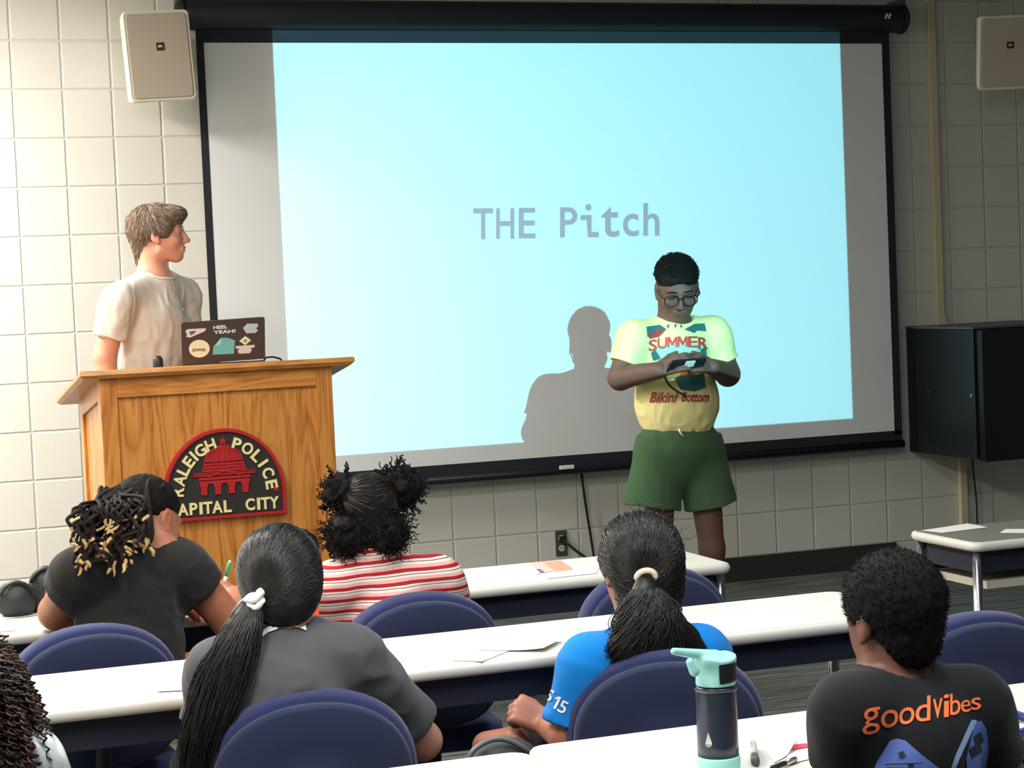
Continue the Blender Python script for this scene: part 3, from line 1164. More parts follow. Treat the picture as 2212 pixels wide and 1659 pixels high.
stick('badge_sticker', [(0, [(1350, 412), (1462, 497), (1345, 590), (1232, 505)], 0), (1, [(1350, 465), (1385, 500), (1345, 540), (1312, 505)], .0006), (2, [(1160, 600), (1530, 585), (1525, 635), (1440, 650), (1480, 680), (1430, 745), (1225, 745), (1195, 690), (1240, 655), (1165, 645)], 0)], [CR2, OLV, PINK2], 'cream diamond and banner sticker')

mp_ = W(341, 779, -1.80)
mb = MB().lathe([(.010, -.045), (.016, -.04), (.018, -.015), (.017, .004), (.010, .013), (.001, .015)], (mp_[0], mp_[1], mp_[2] + .002), 18)
mb.build('microphone', mat('microphone_mesh', (44, 42, 40), 0.45), label='small black microphone head on the lectern left of the laptop', cat='microphone', smooth=True)
pts = [V3(W(560, 776, -1.86)[0], -1.86, zsurf(-1.86) + .006), W(575, 772, -1.84), W(590, 771, -1.82), W(605, 775, -1.80), V3(W(625, 778, -1.75)[0], -1.75, zsurf(-1.75) + .005), V3(W(640, 780, -1.6)[0], -1.6, zsurf(-1.6) + .005)]
MB().tube(pts, .0032, 8).build('laptop_cable', RUBBER, label='thin black cable looping from the laptop across the lectern top', cat='cable', smooth=True)

# ------------------------------------------------------------------ tables
TOPM = mat('white_laminate', (220, 217, 208), 0.35, spec=.35)
TOPD = mat('dimmed_laminate', (128, 125, 118), 0.45)  # darkened laminate: the dim light on the right put into its colour
EDGE = mat('edge_vinyl', (214, 210, 202), 0.4)
NAVY = mat('navy_panel', (30, 34, 50), 0.6)
TZ = 0.70


def table(label, x0, x1, yn, yf, top=TOPM, shelf=False, group='tables in the classroom'):
    t = empty('training_table', ((x0 + x1) / 2, (yn + yf) / 2, 0), label, 'table', group)
    r = .035
    MB().prism(rrect(x0 + .0125, yn + .0125, x1 - .0125, yf - .0125, r - .0078), (0, 0, 0), (1, 0, 0), (0, 1, 0), (0, 0, 1), TZ - .026, TZ).build('tabletop', top, t)
    rings = []
    for d, z in ((.017, TZ - .0008), (.012, TZ - .0008), (.006, TZ - .0015), (.002, TZ - .006), (0, TZ - .013), (.002, TZ - .021), (.007, TZ - .0265), (.013, TZ - .027)):
        rings.append([(x, y, z) for x, y in rrect(x0 + d, yn + d, x1 - d, yf - d, r - d * .6)])
    MB().loft(rings, cap=False).build('edge_band', EDGE, t, smooth=True)
    zl = TZ - .026
    mb = MB()
    ap = .085
    i = .035
    mb.box((x0 + i, yf - i - .012, zl - ap), (x1 - i, yf - i, zl)).box((x0 + i, yn + i, zl - ap * .75), (x1 - i, yn + i + .012, zl))
    mb.box((x0 + i, yn + i + .012, zl - ap * .75), (x0 + i + .012, yf - i - .012, zl)).box((x1 - i - .012, yn + i + .012, zl - ap * .75), (x1 - i, yf - i - .012, zl))
    mb.build('apron', NAVY, t)
    for xx in (x0 + .03, x1 - .03):
        for yy in (yn + .032, yf - .032):
            MB().lathe([(.0135, 0), (.0135, zl)], (xx, yy, 0), 16).lathe([(.02, 0), (.018, .012), (.0135, .014)], (xx, yy, 0), 16).build('leg', CHROME, t, smooth=True)
    if shelf:
        MB().box((x0 + .07, yn + .05, zl - .112), (x1 - .07, yf - .05, zl - .09)).build('shelf', mat('pale_shelf', (196, 190, 174), .5), t)
    return t


R1N, R1F, R2N, R2F, R3N, R3F = -3.772, -3.415, -4.69, -4.305, -5.79, -5.40
table('front row white table at the far left, in front of the lectern', -1.035, .163, R1N, R1F)
table('front row white table below the screen with a pink flyer on it', .167, 1.367, R1N, R1F)
table('second row white table on the left, behind the pupil with locs', -1.035, .163, R2N, R2F)
table('second row long white table in the middle with loose papers', .167, 1.367, R2N, R2F)
table('nearest row white table at the bottom, left of the water bottle table', -1.035, .163, R3N, R3F - .022)
table('nearest row white table carrying the dark blue water bottle', .167, 1.367, R3N, R3F)
table('dim topped table on the right below the wall cabinet', 2.055, 3.255, -3.835, -3.49, top=TOPD, shelf=True)

# ------------------------------------------------------------------ chairs
BLUE = mat('blue_upholstery', (46, 51, 92), 0.9, spec=.15, sheen=.25, bump=(700, .35, .001))
SHELLM = mat('blue_back_shell', (38, 45, 74), 0.85, spec=.15, sheen=.2, bump=(600, .3, .001))


def outline(a, zc, bt, bb, s, y, n=48):
    p = []
    for i in range(n):
        th = 2 * math.pi * i / n
        c, q = math.cos(th), math.sin(th)
        e = 2 / 2.15 if q > 0 else 2 / 3.2
        x = a * math.copysign(abs(c) ** e, c) * s
        z = (bt if q > 0 else bb) * math.copysign(abs(q) ** e, q) * s
        p.append((x, y + .55 * x * x, zc + z))
    return p


def make_chair():
    t = empty('task_chair', (0, 0, 0), 'x', 'chair', 'blue upholstered chairs')
    k = dict(local=True)
    zc, bt, bb, a = .615, .150, .165, .190
    rg = [outline(a, zc, bt, bb, s, y) for s, y in ((.0, .072), (.55, .074), (.82, .071), (.93, .062), (.985, .046), (1.0, .028), (.99, .010), (.965, -.002), (.93, -.006))]
    MB().loft(rg).build('backrest', BLUE, t, smooth=True, **k)
    rg = [outline(a, zc - .008, bt, bb, s, y) for s, y in ((.93, -.004), (.925, -.012), (.905, -.021), (.87, -.024), (.5, -.025), (0, -.025))]
    MB().loft(rg).build('back_shell', SHELLM, t, smooth=True, **k)
    rr = lambda i, z: [(x, y, z) for x, y in rrect(-.215 + i, .05 + i, .215 - i, .47 - i, .09 - i)]
    MB().loft([rr(.03, .375), rr(.006, .385), rr(0, .40), rr(.004, .425), rr(.02, .437), rr(.06, .442)]).build('seat', BLUE, t, smooth=True, **k)
    MB().tube([(0, -.03, .62), (0, -.045, .5), (0, -.03, .39), (0, .03, .36), (0, .22, .36)], .018, 10).build('back_support', RUBBER, t, smooth=True, **k)
    MB().lathe([(.03, .07), (.03, .2), (.02, .2), (.02, .37)], (0, .25, 0), 16).build('stem', RUBBER, t, **k)
    for i in range(5):
        a_ = math.radians(90 + 72 * i)
        e = V3(.26 * math.cos(a_), .25 + .26 * math.sin(a_), .065)
        b = MB().tube([(0, .25, .10), e], [.024, .015], 8).build('base_arm', RUBBER, t, **k)
        MB().lathe([(.006, -.022), (.026, -.02), (.026, .02), (.006, .022)], (e[0], e[1], .027), 16, axis='x').build('caster', RUBBER, b, **k)
    return t


def children(o):
    return [c for c in bpy.data.objects if c.parent == o]


def dup(o, parent=None):
    c = o.copy()
    COL.objects.link(c)
    c.parent = parent
    for ch in children(o):
        dup(ch, c)
    return c


proto = make_chair()
CH = [  # pixel of the top middle, plane, yaw, label
    (200, 1338, -4.16, 3, 'blue chair behind the pupil with blonde tipped locs'),
    (914, 1293, -4.16, -3, 'blue chair behind the child in the red striped top'),
    (1418, 1190, -4.12, -4, 'empty blue chair at the front table, below the standing boy'),
    (672, 1515, -5.10, -5, 'blue chair behind the girl in the grey shirt, nearest at the bottom'),
    (1438, 1405, -5.10, -14, 'blue chair behind the girl in the bright blue shirt'),
    (2125, 1380, -5.08, -4, 'empty blue chair at the right, beyond the boy with orange lettering'),
]
for i, (cx, cy, Y, rz, lb) in enumerate(CH):
    c = proto if i == 0 else dup(proto)
    p = W(cx, cy, Y)
    c.location = (p[0], Y, p[2] - .765 if abs(p[2] - .765) < .0 else 0.0)
    c.rotation_euler = (0, 0, math.radians(rz))
    c['label'] = lb
for x, y, lb in ((.48, -6.22, 'blue chair under the boy with orange lettering on his back'), (-.80, -6.35, 'blue chair under the curly haired person at the left edge')):
    c = dup(proto)
    c.location = (x, y, 0)
    c.rotation_euler = (0, 0, 0)
    c['label'] = lb

# ------------------------------------------------------------------ small things on the tables
PAPER = mat('paper', (246, 244, 240), 0.7)


def sheet(name, label, cat, corners, z, mats_, group=None, curl=0.0, fm=None, nx=8, ny=8):
    """thin sheet from four pixel corners laid at height z"""
    q = [Wz(a, b, z) for a, b in corners]
    v, f = [], []
    for s in (0, 1):
        for i in range(nx + 1):
            for j in range(ny + 1):
                u, w_ = i / nx, j / ny
                p = (q[0] * (1 - u) + q[1] * u) * (1 - w_) + (q[3] * (1 - u) + q[2] * u) * w_
                dz = curl * (max(0, u - .45) ** 2) * 3.3
                v.append((p[0], p[1], z + dz + (.0006 if s else 0)))
    N = (nx + 1) * (ny + 1)
    for i in range(nx):
        for j in range(ny):
            a = i * (ny + 1) + j
            f.append((N + a, N + a + ny + 1, N + a + ny + 2, N + a + 1))
            f.append((a, a + 1, a + ny + 2, a + ny + 1))
    rim = [i * (ny + 1) for i in range(nx + 1)] + [nx * (ny + 1) + j for j in range(1, ny + 1)] + [i * (ny + 1) + ny for i in range(nx - 1, -1, -1)] + [j for j in range(ny - 1, 0, -1)]
    for i in range(len(rim)):
        a, b = rim[i], rim[(i + 1) % len(rim)]
        f.append((a, b, b + N, a + N))
    return link_mesh(name, v, f, mats_, None, fm=[fm(k_) if fm else 0 for k_ in range(len(f))], smooth=False, label=label, cat=cat, group=group)


ZP = TZ + .0012
G = 'loose papers on the tables'


def flyer_fm(k):
    c = k // 2
    if k >= 128 or k % 2:
        return 0
    i, j = c // 8, c % 8
    if i <= 0:
        return 0
    if i >= 4:
        return 2
    return 3 if (j <= 2 and i == 1) else 1


sheet('flyer', 'pink and orange printed flyer on the front table', 'flyer', [(1158, 1240), (1240, 1231), (1212, 1211), (1130, 1217)], ZP, [PAPER, mat('flyer_pink', (244, 190, 184), .6), mat('flyer_orange', (246, 160, 130), .6), mat('flyer_violet', (126, 100, 150), .6)], fm=flyer_fm)
sheet('paper', 'white sheet beside the pink flyer on the front table', 'paper', [(1182, 1250), (1290, 1238), (1292, 1226), (1166, 1238)], ZP, PAPER, G)
sheet('paper', 'white sheet beside the elbow of the pupil with locs', 'paper', [(8, 1338), (92, 1327), (74, 1313), (-8, 1322)], ZP, PAPER, G)
sheet('paper', 'white sheet at the left edge on the front table', 'paper', [(-60, 1370), (34, 1362), (36, 1343), (-60, 1352)], ZP, PAPER, G)
sheet('paper', 'topmost folded white paper on the middle second row table', 'paper', [(1032, 1404), (1175, 1406), (1216, 1384), (1052, 1371)], ZP + .002, PAPER, G, curl=.006)
sheet('paper', 'lower white sheet poking out under the folded paper', 'paper', [(976, 1427), (1042, 1429), (1110, 1402), (1010, 1405)], ZP, PAPER, G)
sheet('paper', 'upper white sheet left of the long ponytail', 'paper', [(358, 1478), (432, 1474), (440, 1449), (360, 1466)], ZP, PAPER, G)
sheet('paper', 'lower white sheet left of the long ponytail', 'paper', [(338, 1494), (428, 1490), (436, 1476), (348, 1478)], ZP + .001, PAPER, G)
sheet('paper', 'white sheet on the dim table at the right', 'paper', [(1992, 1146), (2036, 1151), (2134, 1139), (2090, 1131)], ZP, PAPER, G)
sheet('paper', 'narrow white sheet at the right edge of the dim table', 'paper', [(2160, 1151), (2260, 1152), (2260, 1143), (2172, 1143)], ZP, PAPER, G)
sheet('paper', 'curled white paper beside the pen on the nearest table', 'paper', [(1672, 1648), (1720, 1622), (1688, 1584), (1634, 1596)], ZP, PAPER, G, curl=.02)
sheet('paper', 'white sheet under the pen on the nearest table', 'paper', [(1700, 1652), (1780, 1632), (1785, 1605), (1700, 1620)], ZP, PAPER, G)
sheet('leaflet', 'small pink red leaflet behind the curled paper', 'leaflet', [(1700, 1622), (1760, 1612), (1740, 1606), (1690, 1612)], ZP + .0015, mat('leaflet_red', (224, 72, 96), .6))
# marker lying in front
a, b = Wz(1668, 1659, TZ + .006), Wz(1718, 1640, TZ + .006)
t = empty('pen', tuple((a + b) / 2 - V3(0, 0, .006)), 'silver and black pen lying on the nearest table by the curled paper', 'pen')
MB().tube([a, a * .45 + b * .55], .0042, 10).build('barrel', RUBBER, t, smooth=True)
MB().tube([a * .45 + b * .55, b], .0046, 10).build('cap', mat('silver', (220, 220, 222), .25, .9), t, smooth=True)
a, b = Wz(1627, 1608, TZ + .008), Wz(1632, 1646, TZ + .008)
t = empty('glue_stick', tuple((a + b) / 2 - V3(0, 0, .008)), 'small clear tube with a dark cap right of the water bottle', 'tube')
MB().tube([a, a * .3 + b * .7], .0065, 12).build('barrel', mat('clear_grey', (206, 202, 196), .15), t, smooth=True)
MB().tube([a * .3 + b * .7, b], .0068, 12).build('cap', mat('tube_cap', (90, 86, 84), .4), t, smooth=True)
# lanyard at the right
LAN = mat('lanyard_blue', (48, 66, 140), .7)
mb = MB()
c = [Wz(x, y, TZ + .004) for x, y in ((2163, 1560), (2180, 1553), (2212, 1556), (2240, 1562), (2225, 1588), (2190, 1592), (2170, 1584), (2163, 1566))]
cc = c + [c[0]]
for dz, off in ((0.0, 0.0), (.005, .007), (.009, -.004)):
    q = [p + V3(off, off * .6, dz + .006 * math.sin(i * 1.3) ** 2) for i, p in enumerate(cc)]
    mb.tube(spl(q, 48), .0034, 8)
mb.build('lanyard', LAN, label='coiled blue lanyard at the right edge of the nearest table', cat='lanyard', smooth=False)
MB().tube([Wz(2172, 1586, TZ + .004), Wz(2195, 1589, TZ + .004), Wz(2225, 1584, TZ + .004)], .003, 8).build('key_ring', CHROME, label='metal clip lying against the blue lanyard', cat='clip', smooth=True)

# water bottle
BN, BT = mat('bottle_navy', (42, 50, 66), 0.3, spec=.6), mat('bottle_mint', (160, 222, 218), 0.4)
bc = Wz(1553, 1664, TZ)
rb = .0305
btl = empty('water_bottle', tuple(bc), 'dark blue water bottle with a mint spout lid standing on the nearest table', 'bottle')
yq = bc[1]
bzp = lambda y: W(1540, y, yq)[2]
z1, z2, z3, z4 = bzp(1632), bzp(1484), bzp(1462), bzp(1425)
MB().lathe([(.028, TZ + .0005), (.0325, TZ + .003), (.0335, TZ + .012), (.0335, z1 - .003), (.0325, z1)], (bc[0], yq, 0), 40).build('base_sleeve', BT, btl, smooth=True)
MB().lathe([(.0315, z1), (.0315, z1 + .02), (.0310, z2 - .02), (.0312, z2 - .006), (.0300, z2), (.029, z2 + .002)], (bc[0], yq, 0), 40).build('flask', BN, btl, smooth=True)
MB().lathe([(.0322, z2 - .004), (.0330, z2 - .003), (.0322, z2 - .001)], (bc[0], yq, 0), 40, cap=False).build('neck_ring', mat('ring_grey', (120, 124, 136), .3, .6), btl, smooth=True)
lid_prims = [frus((bc[0], yq, z2 + .004), (bc[0], yq, z4), .0305, .029, k=.003)]
# cut out for the black window, spout bar and carrying lip
lid_prims += [('u',) + cap((bc[0] - .020, yq - .01, z4 + .004), (bc[0] + .018, yq + .004, z4 + .001), .012, .012, flat=((0, 0, 1), .7))[1:]]
sp0, sp1 = W(1456, 1407, yq - .02), W(1545, 1418, yq - .005)
lid_prims += [cap(sp0, sp1, .0055, .010, k=.006), cap(W(1490, 1430, yq - .03), W(1500, 1450, yq - .03), .006, .008, k=.006)]
soft('lid', lid_prims, .0014, BT, btl)
# dark soft insert wrapping the right of the lid
rows = []
for i in range(15):
    a_ = math.radians(-104 + i * 8.0)
    ra = .0312
    rows.append([(bc[0] + ra * math.cos(a_), yq + ra * math.sin(a_), z2 + .010), (bc[0] + (ra + .0012) * math.cos(a_), yq + (ra + .0012) * math.sin(a_), z2 + .012),
                 (bc[0] + (ra + .0006) * math.cos(a_), yq + (ra + .0006) * math.sin(a_), z4 - .003), (bc[0] + (ra - .004) * math.cos(a_), yq + (ra - .004) * math.sin(a_), z4 - .002)])
MB().loft(rows).build('grip_insert', RUBBER, btl, smooth=False)
# drop shaped mark near the foot
v = [(0, .018)] + [(.0055 * math.cos(t_) , .0055 * math.sin(t_)) for t_ in np.radians(np.linspace(25, -205, 17))]
dp = W(1521, 1612, yq - rb)
an = math.atan2(dp[1] - yq, dp[0] - bc[0])
mb = MB()
r_ = .0318
pt = [(bc[0] + r_ * math.cos(an + x / r_), yq + r_ * math.sin(an + x / r_), dp[2] + y) for x, y in v]
pt2 = [(bc[0] + (r_ + .0006) * math.cos(an + x / r_), yq + (r_ + .0006) * math.sin(an + x / r_), dp[2] + y) for x, y in v]
mb.loft([pt, pt2])
mb.build('drop_logo', mat('silver', (220, 220, 222), .25, .9), btl)

# orange bottle between two pupils
oc = V3(W(674, 1380, -4.42)[0], -4.42, TZ)
ob = empty('orange_bottle', tuple(oc), 'orange plastic bottle between the grey shirt and the striped top', 'bottle')
ORG = mat('orange_plastic', (240, 84, 40), 0.3, sub=.2)
ot_ = W(674, 1238, -4.42)[2]
MB().lathe([(.014, 0), (.0175, .003), (.0175, ot_ - TZ - .055), (.016, ot_ - TZ - .05), (.0165, ot_ - TZ - .045), (.010, ot_ - TZ - .022)], tuple(oc), 24).build('flask', ORG, ob, smooth=True)
MB().lathe([(.011, ot_ - TZ - .022), (.0115, ot_ - TZ - .004), (.009, ot_ - TZ)], tuple(oc), 24).build('cap', mat('orange_cap', (226, 70, 36), .4), ob, smooth=True)

# backpacks on the far edge of the front table
BAGM = mat('black_nylon', (38, 40, 43), 0.6, bump=(220, .4, .002))


def bag(label, px, py, y, w_, h_, d_, tilt, z0=TZ):
    c = W(px, py, y)
    t = empty('backpack', (c[0], y, z0), label, 'bag', 'black bags at the left end of the front table')
    Rr = np.array([[math.cos(tilt), 0, math.sin(tilt)], [0, 1, 0], [-math.sin(tilt), 0, math.cos(tilt)]])
    b0 = V3(c[0], y, z0 + h_ * .5)
    dsp = lambda P: noise3(P, 28, 3) * .004 + noise3(P, 70, 5) * .0015
    soft('body', [ell(b0, (w_ / 2, d_ / 2, h_ * .5), Rr, k=.02), cap(b0 - V3(w_ * .25, 0, h_ * .28), b0 + V3(w_ * .25, 0, -h_ * .28), h_ * .2, k=.03, flat=((0, 1, 0), min(1, d_ / h_ * 2)))
                  , plane((0, 0, -1), (0, 0, z0 + .001), b0 - 1, V3(b0[0] + 1, b0[1] + 1, z0 + .012), k=.003)], .006, BAGM, t, disp=dsp)
    pts = [b0 + Rr.T @ V3(w_ * .47 * math.cos(a_), -d_ * .30, h_ * .47 * math.sin(a_)) for a_ in np.linspace(.25, math.pi - .25, 14)]
    MB().tube(pts, .004, 8).build('zip_piping', RUBBER, t, smooth=True)
    return t, b0


bag('rounded black backpack at the left edge on the front table', 34, 1280, -3.50, .085, .088, .10, .0)
t, b0 = bag('second black bag with a violet strap, beside the elbow of the pupil with locs', 92, 1270, -3.47, .075, .112, .08, -.25)
mb = MB().loft([[W(x, y, -3.53), W(x + 11, y, -3.53), W(x + 11, y, -3.525), W(x, y, -3.525)] for x, y in ((106, 1238), (103, 1252), (98, 1268), (95, 1285))])
mb.build('strap', mat('violet_webbing', (92, 84, 112), .7), t)

# ------------------------------------------------------------------ people
RNG = random.Random(7)
NPR = np.random.default_rng(5)
WALLWARD = V3(0, 1, 0)


def frame(fwd, roll=0.0):
    f = unit(fwd)
    r = unit(np.cross(f, V3(0, 0, 1)))
    u = np.cross(r, f)
    c, s = math.cos(roll), math.sin(roll)
    return np.stack([c * r + s * u, f, -s * r + c * u])          # rows: right, forward, up


def head_prims(c, R, s, face=True, ears=True, k=.012):
    L = lambda x, y, z: c + s * (x * R[0] + y * R[1] + z * R[2])
    P = [ell(L(0, -.012, .028), V3(.074, .093, .080) * s, R, k=.02 * s),
         ell(L(0, .026, -.032), V3(.059, .064, .076) * s, R, k=.03 * s),
         ell(L(0, .061, -.091), V3(.027, .026, .021) * s, R, k=.022 * s),
         cap(L(-.045, .0, -.066), L(-.012, .058, -.094), .018 * s, .016 * s, k=.02 * s), cap(L(.045, .0, -.066), L(.012, .058, -.094), .018 * s, .016 * s, k=.02 * s)]
    if face:
        P += [cap(L(-.034, .079, .017), L(.034, .079, .017), .010 * s, k=.014 * s),
              ell(L(-.036, .062, -.030), V3(.024, .022, .020) * s, R, k=.02 * s), ell(L(.036, .062, -.030), V3(.024, .022, .020) * s, R, k=.02 * s),
              ell(L(-.031, .099, .0), V3(.017, .016, .011) * s, R, k=.008 * s, op='s'), ell(L(.031, .099, .0), V3(.017, .016, .011) * s, R, k=.008 * s, op='s'),
              cap(L(0, .086, .010), L(0, .108, -.032), .0070 * s, .0110 * s, k=.012 * s),
              ell(L(-.012, .099, -.037), V3(.008, .010, .007) * s, R, k=.006 * s), ell(L(.012, .099, -.037), V3(.008, .010, .007) * s, R, k=.006 * s),
              cap(L(-.018, .086, -.058), L(.018, .086, -.058), .0088 * s, k=.010 * s), cap(L(-.015, .085, -.0705), L(.015, .085, -.0705), .0088 * s, k=.010 * s),
              cap(L(-.020, .098, -.0642), L(.020, .098, -.0642), .0022 * s, k=.002 * s, op='s')]
    if ears:
        for q in (-1, 1):
            P += [ell(L(.074 * q, -.010, -.006), V3(.011, .019, .031) * s, R, k=.006 * s), ell(L(.085 * q, -.004, -.002), V3(.006, .010, .018) * s, R, k=.005 * s, op='s'),
                  ell(L(.074 * q, .002, -.032), V3(.008, .009, .010) * s, R, k=.006 * s)]
    return P


def eyes(c, R, s, body, lidcol, closed=False):
    L = lambda x, y, z: c + s * (x * R[0] + y * R[1] + z * R[2])
    for q in (-1, 1):
        if closed:                        # looking down: the lids cover the eyes
            lid, _ = soft('eyelid', [ell(L(.031 * q, .0735, -.001), V3(.0130, .0122, .0112) * s, R)], .0014, lidcol, body)
            MB().tube([L(.031 * q + x, .0735 + .0115 * math.cos(x * 75), -.0062 + abs(x) * .10) for x in np.linspace(-.011, .011, 9)], .0011, 6).build('lashes', HCO, lid, smooth=True)
            continue
        soft('eyelid', [ell(L(.031 * q, .0700, .0066), V3(.0135, .0128, .0062) * s, R), ell(L(.031 * q, .0695, -.0110), V3(.0130, .0120, .0050) * s, R)], .0012, lidcol, body)
        e, _ = soft('eye', [ell(L(.031 * q, .0708, -.002), V3(.0112, .0112, .0088) * s, R)], .0014, mat('eye_white', (226, 222, 214), .25), body)
        soft('iris', [ell(L(.031 * q, .0800, -.002), V3(.0058, .0032, .0055) * s, R)], .0010, mat('iris_dark', (44, 32, 26), .2), e)


def brows(c, R, s, body, col):
    L = lambda x, y, z: c + s * (x * R[0] + y * R[1] + z * R[2])
    for q in (-1, 1):
        MB().tube(spl([L(.012 * q, .0893, .0205), L(.028 * q, .0893, .0235), L(.040 * q, .0845, .0215), L(.049 * q, .0760, .0170)], 10), np.array([.0022, .0028, .0030, .0030, .0030, .0030, .0028, .0024, .0018, .0010]) * s, 8).build('eyebrow', col, body, smooth=True)


def lips(c, R, s, body, col):
    L = lambda x, y, z: c + s * (x * R[0] + y * R[1] + z * R[2])
    soft('lips', [cap(L(-.020, .0870, -.0585), L(0, .0895, -.0600), .0036 * s, .0056 * s, k=.003), cap(L(.020, .0870, -.0585), L(0, .0895, -.0600), .0036 * s, .0056 * s, k=.003), cap(L(-.016, .0885, -.0690), L(.016, .0885, -.0690), .0064 * s, k=.002),
                  ell(L(0, .0930, -.0598), V3(.012, .0045, .0042) * s, R, k=.004)], .0014, col, body)


def hand(wr, d, nrm, side, L=.15, curl=(.5, .7), thumb=None, spread=.05):
    """caps for a palm, four unequal bent fingers and a thumb; nrm = back of the hand, side = towards the thumb"""
    d, nrm = unit(d), np.asarray(nrm, float)
    side = unit(np.asarray(side, float) - d * (np.asarray(side, float) @ d))
    nrm = unit(np.cross(d, side)) * (1 if np.cross(d, side) @ nrm > 0 else -1)
    P = []
    w_ = L * .46
    for i, fl in enumerate((.92, 1.0, .94, .76)):
        o = side * (w_ * (.36 - .24 * i))
        kn = wr + d * L * (.52 - .03 * abs(i - 1)) + o
        P.append(cap(wr + o * .55 + d * .01, kn, L * .085, L * .070, k=.006))
        ln = L * .44 * fl
        p, dd, a = kn, unit(d + side * spread * (1.2 - .8 * i)), 0.0
        for j, (q, r0, r1) in enumerate(((.45, .062, .056), (.31, .056, .050), (.24, .050, .042))):
            a += (curl[0], curl[1], curl[1] * .6)[j]
            v = dd * math.cos(a) - nrm * math.sin(a)
            e = p + v * ln * q
            P.append(cap(p, e, L * r0, L * r1, k=.002))
            p = e
    t0 = wr + d * L * .14 + side * w_ * .34
    tv = unit(side * .75 + d * .75 - nrm * .25) if thumb is None else unit(thumb)
    t1 = t0 + tv * L * .22
    tv2 = unit(tv + d * .5 - side * .25)
    P += [cap(wr + d * L * .06, t0, L * .085, L * .08, k=.008), cap(t0, t1, L * .078, L * .064, k=.005), cap(t1, t1 + tv2 * L * .20, L * .062, L * .050, k=.003)]
    return P


def skin(name, col, rough=.5):
    return mat('skin_' + name, col, rough, spec=.35, sub=.08, bump=(420, .12, .0008))


def cloth(name, col, rough=.85, **k):
    return mat(name, col, rough, spec=.12, sheen=.1, bump=(520, .22, .0008), **k)


def folds(amp=.004, sc=13, seed=1, str_=(1, 1, 1)):
    s = np.asarray(str_, float)
    return lambda P: amp * (noise3(P * s, sc, seed) + .55 * (1 - 2 * np.abs(noise3(P * s, sc * 1.9, seed + 3))) - .2)


def strands(name, lst, mats_, parent, n=5, **k):
    mb = MB()
    for st in lst:
        mb.tube(st[0], st[1], n, st[2] if len(st) > 2 else 0, tipmat=st[3] if len(st) > 3 else None, tipfrac=st[4] if len(st) > 4 else 0)
    return mb.build(name, mats_, parent, smooth=True, **k)


def hair_slick(c, R, rad, tie, n, seed, r=(.0016, .0012), rnd=.0015):
    """strands combed over the skull from the hairline to a tie point (unit local direction)"""
    g = np.random.default_rng(seed)
    out = []
    td = unit(tie)
    while len(out) < n:
        d = unit(g.normal(size=3))
        if d[1] > .55 and d[2] < .55:           # the face
            continue
        if d[2] < -.55 or d @ td > .97:
            continue
        om = math.acos(np.clip(d @ td, -1, 1))
        ts = np.linspace(0, 1, 12)
        off = 1.0 + abs(g.normal()) * .02
        P = []
        for t in ts:
            q = (math.sin((1 - t) * om) * d + math.sin(t * om) * td) / math.sin(om)
            q = q * np.asarray(rad) * (off + .03 * math.sin(math.pi * t))
            P.append(c + R.T @ q + g.normal(size=3) * rnd * .3)
        out.append((np.array(P), np.linspace(r[0], r[1], 12)))
    return out


def hair_mesh(vf, tie, n, seed, fwd, c, r=(.0015, .0011), lift=.0012, jit=.0012, k=11):
    """strands combed over a hair volume's own surface towards the tie point"""
    g = np.random.default_rng(seed)
    bv = bvh_of(vf)
    out = []
    while len(out) < n:
        p = vf[0][g.integers(0, len(vf[0]))]
        if unit(p - c) @ fwd > .45 or np.linalg.norm(p - tie) < .02:
            continue
        q = []
        for t in np.linspace(0, 1, k):
            x = p * (1 - t) + tie * t
            x = x + unit(x - c) * .05 * math.sin(math.pi * t)
            h = bv.find_nearest(Vector(x))
            nn = np.array(h[1])
            q.append(np.array(h[0]) + nn * (lift + .0015 * t) + g.normal(size=3) * jit * .3)
        out.append((np.array(q), np.linspace(r[0], r[1], k)))
    return out


def hair_tail(ctrl, width, n, seed, r=(.0018, .0009), wave=.0, k=18, freq=3.0, flat=.5):
    """bundle of strands along a spline; width = spread at each control point"""
    g = np.random.default_rng(seed)
    base = spl(ctrl, k)
    wd = np.interp(np.linspace(0, 1, k), np.linspace(0, 1, len(width)), width)
    out = []
    t = np.linspace(0, 1, k)
    for i in range(n):
        a, q = g.uniform(0, 2 * math.pi), math.sqrt(g.uniform(0, 1))
        ox, oy = math.cos(a) * q, math.sin(a) * q * flat
        ln = g.uniform(.72, 1.0)
        ph, am = g.uniform(0, 6.3), g.uniform(.5, 1.3)
        off = np.stack([ox * wd, -oy * wd - 0 * wd, 0 * wd], 1)
        wv = wave * am * np.stack([np.sin(t * freq * 6.28 + ph), np.cos(t * freq * 6.28 + ph * 1.3) * .5, 0 * t], 1) * np.clip(t * 3, 0, 1)[:, None]
        b = np.stack([np.interp(t * ln, t, base[:, j]) for j in range(3)], 1)
        out.append((b + off + wv, np.linspace(r[0], r[1], k)))
    return out


def coil(p0, d, L, cr, r, turns, g, k=None):
    """one springy curl"""
    k = k or int(turns * 7) + 3
    d = unit(d)
    a = unit(np.cross(d, g.normal(size=3)))
    b = np.cross(d, a)
    t = np.linspace(0, 1, k)
    ph = g.uniform(0, 6.3)
    return (p0 + d * L * t[:, None] + cr * np.clip(t * 4, 0.1, 1)[:, None] * (np.cos(ph + t * turns * 6.283)[:, None] * a + np.sin(ph + t * turns * 6.283)[:, None] * b), np.linspace(r, r * .75, k))


def limb(a, b, c, r0, r1, r2, k=.012):
    return [cap(a, b, r0, r1, k=k), cap(b, c, r1, r2, k=k)]


